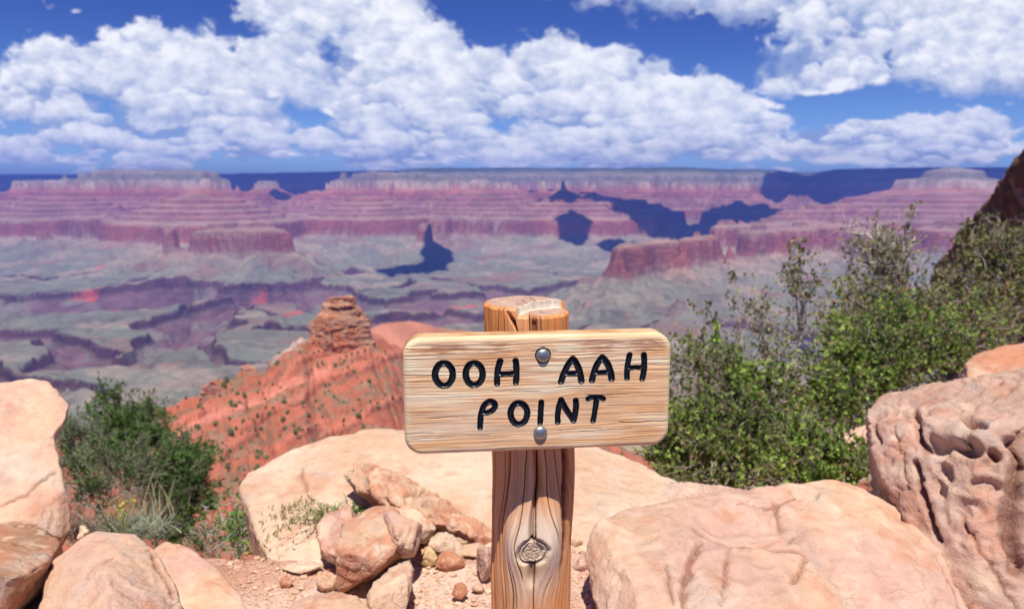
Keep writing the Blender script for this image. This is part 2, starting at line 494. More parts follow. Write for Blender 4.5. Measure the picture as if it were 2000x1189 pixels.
def sky_shell():
    na, nb = 1500, 430
    a = np.linspace(-1.05, 1.05, na)[None, :]
    b = np.linspace(-.02, .40, nb)[:, None]
    A, B = a + 0 * b, b + 0 * a
    cov = np.full(A.shape, -.25)
    neg = np.zeros(A.shape)
    wa = A + .018 * fbm(A * 9, B * 12, 0, 3, seed=300)
    wb = B + .012 * fbm(A * 9, B * 12, 0, 3, seed=310)
    for (bx, by, rx, ry, am) in BANKS:
        a0, b0 = tanab(bx, by)
        r2 = ((wa - a0) / (rx / FPX)) ** 2 + ((wb - b0) / (ry / FPX)) ** 2
        g = np.exp(-.6 * r2 ** 2)
        if am > 0:
            cov = np.maximum(cov, g * (am + .25) - .25)
        else:
            neg = neg + g * am * (1 + .9 * fbm(A * 22, B * 40, 0, 3, seed=315))
    cov = cov + neg
    zz = np.maximum(B, 0) + .075
    P, Q = A * 6.5, np.log(zz) * 1.9

    def nz(P, Q):
        p = P + .10 * fbm(P * 2.5, Q * 2.5, 0, 2, seed=320)
        q = Q + .10 * fbm(P * 2.5, Q * 2.5, 0, 2, seed=330)
        n = 1.0 * fbm(p * 1.3, q * 1.3, 0, 7, .55, seed=340)
        s, am, fr = 0, 1.0, 2.2
        for i in range(4):
            s = s + am * (np.sqrt(pn(p * fr, q * fr, 0, 350 + i) ** 2 + .006) * 2 - .6)
            am *= .5
            fr *= 2.1
        return n + s * .22
    n0 = nz(P, Q)
    dens = n0 * .62 + cov * 1.05 - .10 + .06 * np.exp(-((B - .075) / .05) ** 2) * (cov > 0) - .16 * np.clip(fbm(A * 5, B * 70, 0, 3, seed=318), 0, 1) * sstep(.11, .04, B)
    lit = 0
    for d, wt in ((.06, .4), (.16, .7), (.38, .8), (.8, .5)):
        lit = lit + wt * (n0 - nz(P + d * .15, Q + d))
    alpha = sstep(.05, .32, dens)
    thick = sstep(.1, .75, dens)
    sh = np.clip(.50 + lit * 1.0 - thick * .16, 0, 1)
    # billows: piled puffs, each bright on top and grey at its base, lower ones in front
    f1 = fbm(A * 42, B * 60, 0, 5, .58, seed=360)
    f2 = fbm(A * 42, B * 60, 4.5, 5, .58, seed=365)
    f3 = fbm(A * 16, B * 26, 2.5, 4, .55, seed=368)
    rg = np.random.RandomState(77)
    puffs = []
    tries = 0
    cdens = dens + .04
    while len(puffs) < 620 and tries < 60000:
        tries += 1
        pa, pb = rg.uniform(-.78, .78), .262 * rg.rand() ** 1.25 + .004
        i, j = int((pb + .02) / .42 * (nb - 1)), int((pa + 1.05) / 2.1 * (na - 1))
        dv = cdens[i, j]
        if dv < .25 or rg.rand() > .1 + dv:
            continue
        r_ = (.007 + .17 * pb) * (.35 + 1.0 * rg.rand() ** 1.6) * (.35 + .8 * min(1, dv * 1.5))
        puffs.append((pb, pa, r_, rg.rand(), min(1.0, dv * 2.2)))
    puffs.sort(reverse=True)
    for pb, pa, r_, q, core in puffs:
        asp = 1.25 + 2.4 * (1 - min(1, pb / .15)) ** 1.5
        j0, j1 = [int(np.clip((v + 1.05) / 2.1 * (na - 1), 0, na - 1)) for v in (pa - r_ * asp * 1.6, pa + r_ * asp * 1.6)]
        i0, i1 = [int(np.clip((v + .02) / .42 * (nb - 1), 0, nb - 1)) for v in (pb - r_ * 1.5, pb + r_ * 1.6)]
        if j1 <= j0 + 1 or i1 <= i0 + 1:
            continue
        sl_ = np.s_[i0:i1, j0:j1]
        ux = (A[sl_] - pa) / (r_ * asp) + .34 * f1[sl_]
        uy = (B[sl_] - pb) / r_ + .34 * f2[sl_]
        uy = np.where(uy < 0, uy * 1.15, uy)
        d = np.sqrt(ux ** 2 + uy ** 2) + .22 * f3[sl_]
        al = sstep(1.0, .66, d) * (.25 + .75 * sstep(-.9, .1, uy)) * (.5 + .5 * core)
        s_ = np.clip(.38 + .60 * uy + .10 * np.clip(1 - d, 0, 1) + .5 * f1[sl_] + .22 * (q - .5), 0, 1.0)
        sh[sl_] = lerp(sh[sl_], s_, al)
        alpha[sl_] = 1 - (1 - alpha[sl_]) * (1 - al)
    edge = sstep(1.05, .95, np.abs(A)) * sstep(.40, .36, B)
    dirs = np.stack([A, np.ones(A.shape), B], -1).reshape(-1, 3)
    dirs = dirs / np.linalg.norm(dirs[:, :2], axis=1)[:, None] * 44000.0
    c = np.stack([(alpha * edge).ravel(), sh.ravel(), np.zeros(A.size)], -1)
    M, nt, bs = mat_new('cloud_cover')
    M.node_tree.nodes.remove(bs)
    sp = nt.node('ShaderNodeSeparateColor', {0: nt.node('ShaderNodeVertexColor', layer_name='Col').outputs[0]})
    col = nt.mix(nt.mr(sp.outputs[1], 0.0, 1.0, kind='LINEAR'), (.30, .40, .66), (1.0, 1.01, 1.03))
    em = nt.node('ShaderNodeEmission', {'Color': col, 'Strength': 0.86})
    tr = nt.node('ShaderNodeBsdfTransparent')
    mx = nt.node('ShaderNodeMixShader', {0: nt.m('MULTIPLY', sp.outputs[0], .97), 1: tr.outputs[0], 2: em.outputs[0]})
    nt.put(M.node_tree.nodes['Material Output'], 'Surface', mx.outputs[0])
    M.cycles.emission_sampling = 'NONE'
    o = mesh_np('sky', dirs, grid_faces(nb, na)[:, ::-1], M, cols=c)
    tag(o, 'white cumulus banks across the blue sky', kind='structure')


sky_shell()
# ------------------------------------------------------------------ the red ridge below the point and the slope down from it
def to_px(x, y, z):
    """where a world point sits in the photograph (used to place trail and ledges where they run on the hill)"""
    a, b = x / y, (z - CAM_H) / y
    c, s = math.cos(PITCH), math.sin(PITCH)
    dpt = c - b * s
    return 1000 + FPX * a / dpt, 594.5 - FPX * (s + b * c) / dpt


CREST = [(-600, 480, 900), (100, 520, 850), (200, 560, 822), (290, 600, 792), (330, 620, 788), (352, 628, 772), (380, 640, 770), (398, 648, 748), (425, 655, 738), (445, 660, 742), (470, 680, 718),
         (490, 690, 716), (510, 695, 722), (530, 705, 698), (560, 720, 676), (590, 740, 656), (612, 750, 668), (660, 770, 662), (720, 780, 648), (765, 790, 668), (800, 800, 690),
         (860, 820, 730), (1000, 860, 800), (1200, 880, 860), (1400, 900, 950), (2600, 900, 1200)]
CREST2 = [(-600, 900, 950), (560, 1000, 800), (640, 1050, 700), (700, 1080, 650), (760, 1100, 630), (800, 1120, 627), (860, 1150, 640), (930, 1180, 648), (1050, 1200, 680), (1250, 1200, 760), (2600, 1200, 1100)]


def crest_at(tab, a):
    ta = np.array([tanab(p[0], 700)[0] for p in tab])
    dd = np.interp(a, ta, [p[1] for p in tab])
    bb = np.interp(a, ta, [tanab(p[0], p[2])[1] for p in tab])
    return dd, CAM_H + bb * dd


def near_z(x, y):
    """foreground bench, its edge and the slope beyond"""
    a = x / np.maximum(y, .3)
    right = sstep(.22, .5, a)
    edge = 3.5 - .25 * sstep(.02, .15, a)
    left = -(.50 + .15 * sstep(.02, .15, a)) * np.maximum(y - edge, 0) - .25 * np.maximum(y - 12, 0)
    rgt = -.56 * np.maximum(y - edge + .2, 0) + .30 * np.maximum(y - 5.5, 0) - .35 * np.maximum(y - 9, 0)
    z = lerp(left, rgt, right)
    z = z - .85 * sstep(-.19, -.27, a) * np.maximum(y - 2.55, 0) * (1 - sstep(6, 14, y) * .6)
    n = .05 * fbm(x * 1.3, y * 1.3, 0, 4, seed=400) * sstep(.5, 3.5, y) + .012 * fbm(x * 9, y * 9, 0, 3, seed=410)
    return z + n + .35 * fbm(x / 3.5, y / 3.5, 0, 3, seed=420) * sstep(4, 12, y)


LEDGES = [[(517, 815), (566, 792), (595, 780), (617, 760), (635, 746), (652, 739), (695, 729), (738, 712), (778, 694), (860, 670)], [(463, 850), (490, 832), (517, 815)],
          [(640, 850), (689, 832), (726, 806), (786, 786), (860, 780)], [(343, 863), (366, 828), (400, 809), (440, 804), (480, 794), (509, 780), (552, 757), (572, 729), (583, 714), (623, 694), (738, 666)],
          [(552, 757), (600, 738), (650, 708), (720, 690)], [(540, 880), (580, 856), (625, 838)], [(430, 900), (460, 872), (500, 850)]]


def line_px(px, py, pts):
    d, sg = np.full(px.shape, 1e9), np.zeros(px.shape)
    for p, q in zip(pts[:-1], pts[1:]):
        dx, dy = q[0] - p[0], q[1] - p[1]
        t = np.clip(((px - p[0]) * dx + (py - p[1]) * dy) / (dx * dx + dy * dy), 0, 1)
        dd = np.hypot(px - p[0] - t * dx, py - p[1] - t * dy)
        s_ = np.where(dx * (py - p[1]) - dy * (px - p[0]) > 0, -1.0, 1.0)       # +1 above the line
        m = dd < d
        d, sg = np.where(m, dd, d), np.where(m, s_, sg)
    return d, sg


def hill_z(x, y):
    a = x / y
    zn = near_z(x, y)
    wob = 9 * fbm(x / 60, y / 60, 0, 4, seed=430)
    d1, z1 = crest_at(CREST, a)
    d2, z2 = crest_at(CREST2, a)
    h1 = z1 - .13 * np.maximum(d1 - y, 0) - .75 * np.maximum(y - d1, 0) - .12 * np.clip((d1 - y) - 60, 0, 120)
    h2 = z2 - .35 * np.maximum(d2 - y, 0) - .75 * np.maximum(y - d2, 0)
    amp = sstep(0, 60, np.abs(d1 - y)) * .8 + .2
    h1 = h1 + wob * amp * .8 + 2.2 * fbm(x / 14, y / 14, 0, 5, .6, seed=440)
    # tilted ledges
    ph = (y - .62 * x + 60 * fbm(x / 110, y / 110, 0, 4, seed=450)) / 58
    fr = ph - np.floor(ph)
    led = (fr * .35 + .65 * sstep(.80, .92, fr) - fr)
    h1 = h1 + led * 7 * sstep(-.5, 0.2, fbm(x / 90, y / 90, 0, 2, seed=455)) * sstep(330, 420, y) * (1 - sstep(-6, 4, y - d1) * .8)
    h1 = h1 - 3.5 * (1 - np.abs(pn((x + .5 * y) / 42, (y - .4 * x) / 150, 0, 457)) * 2).clip(0) ** 3 - 2.2 * (1 - np.abs(pn((x + .5 * y) / 16, (y - .4 * x) / 60, 0, 458)) * 2).clip(0) ** 3
    qx, qy = to_px(x, y, h1)
    qx, qy = qx + 7 * fbm(x / 25, y / 25, 0, 3, seed=491), qy + 6 * fbm(x / 25, y / 25, 7, 3, seed=492)
    for L_ in LEDGES:
        d_, s_ = line_px(qx, qy, L_)
        h1 = h1 + np.where(s_ > 0, 4.2 * np.exp(-d_ / 13) * sstep(0, 2.2, d_), 0) * sstep(300, 380, y)
    h2 = h2 + 3 * ridged(x / 70, y / 70, 0, 4, seed=460)
    far = np.maximum(h1, h2)
    blend = sstep(40, 330, y)
    z = lerp(np.maximum(zn, far - 400), far, blend)
    z = np.where(y < 330, np.minimum(z, lerp(zn, far, blend)), z)
    return z, fr, np.where(h2 > h1, 1.0, 0.0)


TRAIL = [(345, 872), (352, 850), (372, 832), (405, 815), (440, 806), (470, 793), (520, 775), (560, 752), (600, 738), (640, 722)]


def hill_col(x, y, z, fr, back, slope):
    n1 = fbm(x / 45, y / 45, 0, 4, seed=470)[..., None]
    n2 = fbm(x / 9, y / 9, 0, 4, seed=480)[..., None]
    red, pale, dark = np.array((.40, .135, .078)), np.array((.40, .22, .15)), np.array((.25, .075, .048))
    c = lerp(red, pale, sstep(.0, .5, n1 + .5 * n2) * .65)
    c = lerp(c, dark, sstep(.15, .5, n2 - .3 * n1) * .7)
    n3 = fbm(x / 2.6, y / 2.6, 0, 3, .6, seed=489)[..., None]
    c = lerp(c, np.array((.24, .22, .13)), sstep(.0, .35, n2 + .5 * n3 - .2 * n1) * .55)
    c = lerp(c, np.array((.07, .09, .035)), sstep(.38, .5, n3 + .15 * n1) * .8)
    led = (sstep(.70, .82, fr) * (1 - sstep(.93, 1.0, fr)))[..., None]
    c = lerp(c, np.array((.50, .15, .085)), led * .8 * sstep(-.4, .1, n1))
    px, py = to_px(x, y, z)
    lx, ly = px + 7 * fbm(x / 25, y / 25, 0, 3, seed=491), py + 6 * fbm(x / 25, y / 25, 7, 3, seed=492)
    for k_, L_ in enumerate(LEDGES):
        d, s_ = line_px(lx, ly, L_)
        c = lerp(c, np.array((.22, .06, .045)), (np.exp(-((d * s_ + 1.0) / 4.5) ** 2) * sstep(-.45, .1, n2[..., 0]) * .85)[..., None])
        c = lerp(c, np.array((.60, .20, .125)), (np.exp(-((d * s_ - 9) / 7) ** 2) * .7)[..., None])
    # grey limestone crest on the left of the butte
    cr = sstep(0, 22, 30 - np.abs(py - (655 + (590 - px) * .62)))[..., None] * sstep(480, 540, px)[..., None] * (1 - sstep(596, 620, px))[..., None]
    c = lerp(c, np.array((.55, .48, .40)), cr * sstep(-.3, .2, n2) * .9)
    d = np.full(px.shape, 1e9)
    for p, q in zip(TRAIL[:-1], TRAIL[1:]):
        dx, dy = q[0] - p[0], q[1] - p[1]
        t = np.clip(((px - p[0]) * dx + (py - p[1]) * dy) / (dx * dx + dy * dy), 0, 1)
        d = np.minimum(d, np.hypot(px - p[0] - t * dx, py - p[1] - t * dy))
    tr = (1 - sstep(5, 10, d + 4 * fbm(x / 6, y / 6, 0, 2, seed=485)))[..., None]
    c = lerp(c, np.array((.66, .25, .17)), tr * .9)
    bk = back[..., None]
    hb = lerp(np.array((.48, .20, .13)), np.array((.36, .29, .18)), sstep(860, 980, px + 60 * fbm(x / 60, y / 60, 0, 3, seed=487))[..., None])
    c = lerp(c, hb * (1 + .3 * n1), bk)
    return np.clip(c, .02, .9)


M_hill, nt, b = mat_new("red_soil", 0.95, 0.1)
ca = nt.node('ShaderNodeVertexColor', layer_name='Col').outputs[0]
g_ = nt.node('ShaderNodeNewGeometry').outputs['Position']
n_ = nt.noise(nt.scale3(g_, (.3, .3, .3)), 1.0, 7, .7)
nt.put(b, 'Base Color', nt.mix(1.0, ca, nt.mix(n_, (.45, .45, .45), (1.55, 1.55, 1.55)), 'MULTIPLY'))
nt.put(b, 'Normal', nt.node('ShaderNodeBump', {'Height': n_, 'Strength': .8, 'Distance': 2.0}).outputs[0])
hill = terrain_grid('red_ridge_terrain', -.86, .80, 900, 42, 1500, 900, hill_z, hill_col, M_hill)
tag(hill, 'red ridge with winding trail and ledges below the viewpoint', kind='structure')


def near_col(x, y, z, slope):
    n1 = fbm(x * 1.6, y * 1.6, 0, 4, seed=500)[..., None]
    n2 = fbm(x * 11, y * 11, 0, 4, seed=510)[..., None]
    c = lerp(np.array((.62, .36, .25)), np.array((.74, .52, .39)), sstep(-.4, .4, n1 + .4 * n2))
    c = lerp(c, np.array((.47, .22, .14)), sstep(.1, .5, n2 - .5 * n1) * .5)
    far = sstep(3.2, 4.6, y)[..., None]
    c2 = lerp(np.array((.50, .17, .10)), np.array((.42, .26, .18)), sstep(-.2, .3, n1))
    return np.clip(lerp(c, c2, far), .02, .9)


M_dirt, nt, b = mat_new("dirt", 0.95, 0.1)
ca = nt.node('ShaderNodeVertexColor', layer_name='Col').outputs[0]
g_ = nt.node('ShaderNodeNewGeometry').outputs['Position']
n_ = nt.noise(g_, 38.0, 6, .7)
vo = nt.node('ShaderNodeTexVoronoi', {'Vector': g_, 'Scale': 70.0, 'Randomness': 1.0})
peb = nt.mr(vo.outputs['Distance'], .15, .45, 1.0, 0.0)
nt.put(b, 'Base Color', nt.mix(1.0, nt.mix(nt.m('MULTIPLY', peb, .22), ca, vo.outputs['Color'], 'SOFT_LIGHT'), nt.mix(n_, (.62, .60, .58), (1.34, 1.34, 1.34)), 'MULTIPLY'))
bp = nt.node('ShaderNodeBump', {'Height': nt.m('ADD', n_, nt.m('MULTIPLY', peb, .5)), 'Strength': .9, 'Distance': .012})
nt.put(b, 'Normal', bp.outputs[0])
gr = terrain_grid('ground', -1.6, 1.6, 620, .45, 46, 640, lambda x, y: (near_z(x, y),), near_col, M_dirt)
tag(gr, 'pinkish stony dirt of the trail edge')
# ------------------------------------------------------------------ rocks
def remesh_hulls(hulls, voxel, smooth=4):
    me = bpy.data.meshes.new('tmp')
    bm = bmesh.new()
    for pts in hulls:
        vs_ = [bm.verts.new(p) for p in pts]
        r = bmesh.ops.convex_hull(bm, input=vs_)
        junk = [e for e in r.get('geom_interior', []) + r.get('geom_unused', []) if isinstance(e, bmesh.types.BMVert)]
        if junk:
            bmesh.ops.delete(bm, geom=list(set(junk)), context='VERTS')
    bm.to_mesh(me)
    bm.free()
    o = bpy.data.objects.new('tmp', me)
    COL.objects.link(o)
    r = o.modifiers.new('r', 'REMESH')
    r.mode, r.voxel_size, r.adaptivity = 'VOXEL', voxel, 0.0
    s = o.modifiers.new('s', 'SMOOTH')
    s.factor, s.iterations = .5, smooth
    dg = bpy.context.evaluated_depsgraph_get()
    dg.update()
    ev = o.evaluated_get(dg).to_mesh()
    n = len(ev.vertices)
    v = np.empty(n * 3, np.float32)
    ev.vertices.foreach_get('co', v)
    nn = np.empty(n * 3, np.float32)
    ev.vertices.foreach_get('normal', nn)
    f = np.empty(len(ev.loops), np.int32)
    ev.loops.foreach_get('vertex_index', f)
    f = f.reshape(-1, 4)
    bpy.data.objects.remove(o)
    return v.reshape(-1, 3).astype(float), nn.reshape(-1, 3).astype(float), f


M_rock, nt, b = mat_new("sandstone", 0.88, 0.18)
ca = nt.node('ShaderNodeVertexColor', layer_name='Col').outputs[0]
oc = nt.node('ShaderNodeTexCoord').outputs['Object']
nA = nt.noise(oc, 26.0, 8, .68)
nB = nt.noise(oc, 5.0, 6, .6, .8)
sp_ = nt.noise(oc, 160.0, 3, .6)
col = nt.mix(1.0, ca, nt.mix(nA, (.70, .66, .62), (1.28, 1.30, 1.32)), 'MULTIPLY')
col = nt.mix(nt.m('MULTIPLY', nt.mr(nB, .52, .66), .35), col, (.78, .62, .47))
col = nt.mix(nt.m('MULTIPLY', nt.mr(sp_, .64, .74), .5), col, (.25, .13, .09))
nt.put(b, 'Base Color', col)
ve = nt.node('ShaderNodeTexVoronoi', {'Vector': nt.node('ShaderNodeVectorMath', {0: nt.scale3(oc, (1.0, 1.0, 1.7)), 1: nt.scale3(nt.node('ShaderNodeTexNoise', {'Vector': oc, 'Scale': 4.0, 'Detail': 4.0}).outputs['Color'], (.5, .5, .5))}, operation='ADD').outputs[0], 'Scale': 3.6}, feature='DISTANCE_TO_EDGE')
crk_ = nt.m('MULTIPLY', nt.mr(ve.outputs[0], .0, .018, 1.0, 0.0), nt.mr(nt.noise(oc, 2.6, 3), .50, .60))
nt.put(b, 'Base Color', nt.mix(nt.m('MULTIPLY', crk_, .06), col, (.22, .10, .06)))
h_ = nt.m('ADD', nt.m('SUBTRACT', nt.m('MULTIPLY', nA, .75), nt.m('MULTIPLY', crk_, .10)), nt.m('ADD', nt.m('MULTIPLY', nB, .6), nt.m('MULTIPLY', sp_, .12)))
nt.put(b, 'Normal', nt.node('ShaderNodeBump', {'Height': h_, 'Strength': 1.0, 'Distance': .018}).outputs[0])

PEACH, PINK, ORANGE, CREAM, BROWN, REDD = map(np.array, ((.68, .44, .285), (.65, .40, .30), (.57, .25, .14), (.76, .57, .40), (.38, .21, .12), (.48, .17, .10)))


def rock(name, label, hulls, voxel, seed, colA=PEACH, colB=PINK, amp=.02, freq=3.0, strata=None, samp=.006, sfreq=30, cracks=(), pits=(), smooth=4, group=None, cat='rock',
         mat=None, scale=1.0, facet=.5, streak=None, kind=None, cuts=0, cutd=1.0):
    v, n, f = remesh_hulls(hulls, voxel, smooth)
    c0 = v.mean(0)
    q = (v - c0) * (freq / scale)
    cut_rg = np.random.RandomState(seed + 500)
    ext = v.max(0) - v.min(0)
    for k in range(cuts):
        m = cut_rg.normal(size=3)
        m /= np.linalg.norm(m)
        pr = (v - c0) @ m
        hmax = pr.max()
        lim = hmax - cut_rg.uniform(.02, .11) * abs(ext @ np.abs(m)) * cutd
        ov = np.maximum(pr - lim, 0)
        v = v - (ov * .93)[:, None] * m
    q = (v - c0) * (freq / scale)
    x, y, z = q.T
    d = amp * fbm(x, y, z, 4, .5, seed=seed)
    # broken facets: broad flat steps
    fa = fbm(x * .8 + 9, y * .8, z * .8, 3, .45, seed=seed + 11)
    st = fa * 5
    d = d + amp * facet * ((np.floor(st) + sstep(.41, .59, st - np.floor(st))) / 5 - fa) * 3.0
    rid = ridged(x * 1.3, y * 1.3, z * 1.3, 3, .5, seed=seed + 5)
    d = d - amp * .35 * sstep(.62, .85, rid)
    d = d + amp * .22 * fbm(x * 5, y * 5, z * 5, 4, .6, seed=seed + 7) - amp * .25 * sstep(.70, .9, ridged(x * 2.6, y * 2.6, z * 4.2, 2, .5, seed=seed + 9))
    lay = 0
    if strata is not None:
        s = (v - c0) @ np.array(strata) / np.linalg.norm(strata)
        w_ = s * sfreq + 1.1 * fbm(x, y, z, 3, seed=seed + 21)
        lay = pn(w_, x * .35, z * .35 + 3, seed + 23) + .5 * pn(w_ * 2.7, x * .5, y * .5, seed + 24)
        d = d + samp * np.tanh(lay * 3)
    crk = np.zeros(len(v))
    for pts, wd, dp in cracks:
        best = np.full(len(v), 1e9)
        pts = on_surface(v, pts, wide=wd > .03)
        wob = .6 * wd * fbm(v[:, 0] * 14, v[:, 1] * 14, v[:, 2] * 14, 3, seed=seed + 31)
        for p, r_ in zip(pts[:-1], pts[1:]):
            e = r_ - p
            t = np.clip(((v - p) @ e) / (e @ e), 0, 1)
            best = np.minimum(best, np.linalg.norm(v - p - t[:, None] * e, axis=1))
        k = 1 - sstep(wd * .3, wd, best + wob)
        d = d - dp * k
        crk = np.maximum(crk, k)
    for p, r_, dp in pits:
        p = on_surface(v, [p])[0]
        best = np.linalg.norm((v - p) / np.array(r_), axis=1)
        k = 1 - sstep(.45, 1.0, best + .18 * pn(v[:, 0] * 22, v[:, 1] * 22, v[:, 2] * 22, seed))
        d = d - dp * k
    v = v + n * d[:, None]
    g1 = fbm(x * .9, y * .9, z * .9 + 4, 4, seed=seed + 41)[:, None]
    g2 = fbm(x * 3.2, y * 3.2, z * 3.2, 4, seed=seed + 43)[:, None]
    c = lerp(colA, colB, sstep(-.3, .3, g1 + .3 * g2))
    c = lerp(c, CREAM, sstep(.12, .45, g2 - g1 * .5) * .55)
    c = lerp(c, ORANGE, sstep(.05, .45, -g2 - .2 * g1) * .6)
    g3 = fbm(x * 1.7 + 7, y * 1.7, z * 1.7, 5, .6, seed=seed + 45)[:, None]
    c = lerp(c, np.array((.50, .44, .37)), sstep(.18, .4, g3) * .35)
    if strata is not None:
        c = c * (1 + .13 * np.tanh(lay * 2))[:, None]
    if streak is not None:
        c = lerp(c, np.array(streak), sstep(.05, .3, pn(x * .5 + 5, y * 3.1, z * .6, seed + 51))[:, None] * .5)
    c = lerp(c, c * np.array((.45, .33, .3)), crk[:, None] * .8)
    o = mesh_np(name, v, f, mat or M_rock, cols=np.clip(c, .02, .9), origin=tuple(c0))
    return tag(o, label, cat, group, kind)


def hull(outline, back, drop=(0, 0, 0), extra=()):
    """outline: (px, py, y ahead); the far side is the outline pushed back and dropped"""
    p = [at(*q) for q in outline]
    b_ = Vector(back) + Vector(drop)
    b_.x += b_.y * sum(tanab(q[0], q[1])[0] for q in outline) / len(outline)
    return [tuple(q) for q in p] + [tuple(q + b_) for q in p] + [tuple(at(*q)) for q in extra]


def cr(*pts):
    return [p[:2] for p in pts]


def on_surface(v, pts, step=9.0, wide=False):
    """follow a crack drawn over the photograph along the near surface of a rock: world points"""
    px, py = to_px(v[:, 0], v[:, 1], v[:, 2])
    out, hit = [], []
    if len(pts) > 1:
        dense = []
        for p, q in zip(pts[:-1], pts[1:]):
            n = max(1, int(math.hypot(q[0] - p[0], q[1] - p[1]) / step))
            dense += [(lerp(p[0], q[0], i / n), lerp(p[1], q[1], i / n)) for i in range(n)]
        dense.append(pts[-1])
    else:
        dense = pts
    for a, b_ in dense:
        dd = np.hypot(px - a, py - b_)
        m = np.nonzero(dd < max(7.0, dd.min() + 3))[0]
        near = v[m[np.argmin(v[m, 1])]]
        hit.append(near)
        out.append(near[1])
    if not wide:
        return hit
    ys_ = np.convolve(np.pad(out, 3, mode='edge'), np.ones(7) / 7, 'valid') if len(out) > 3 and wide else out
    return [np.array(at(p[0], p[1], y_)) for p, y_ in zip(dense, ys_)]


# big pale slab behind the post
rock('sandstone_slab', 'broad pale cream sandstone slab lying behind the sign post',
     [hull([(466, 948, 3.05), (482, 922, 3.2), (560, 880, 3.42), (640, 851, 3.55), (740, 836, 3.62), (960, 858, 3.66), (1150, 866, 3.7), (1215, 885, 3.6), (1275, 922, 3.4),
            (1380, 968, 3.15), (1360, 1020, 2.85), (1150, 1105, 2.5), (800, 1105, 2.5), (620, 1088, 2.58), (535, 1105, 2.52), (505, 1065, 2.66)], (0, .12, -.34),
           extra=[(800, 960, 2.98), (600, 985, 2.84), (1150, 960, 3.0)])],
     .012, 1, CREAM, PEACH, amp=.016, freq=2.0, facet=.6, smooth=2, cuts=6, cutd=.25, cracks=[(cr((590, 905, 3.3), (600, 950, 3.0)), .012, .006)])
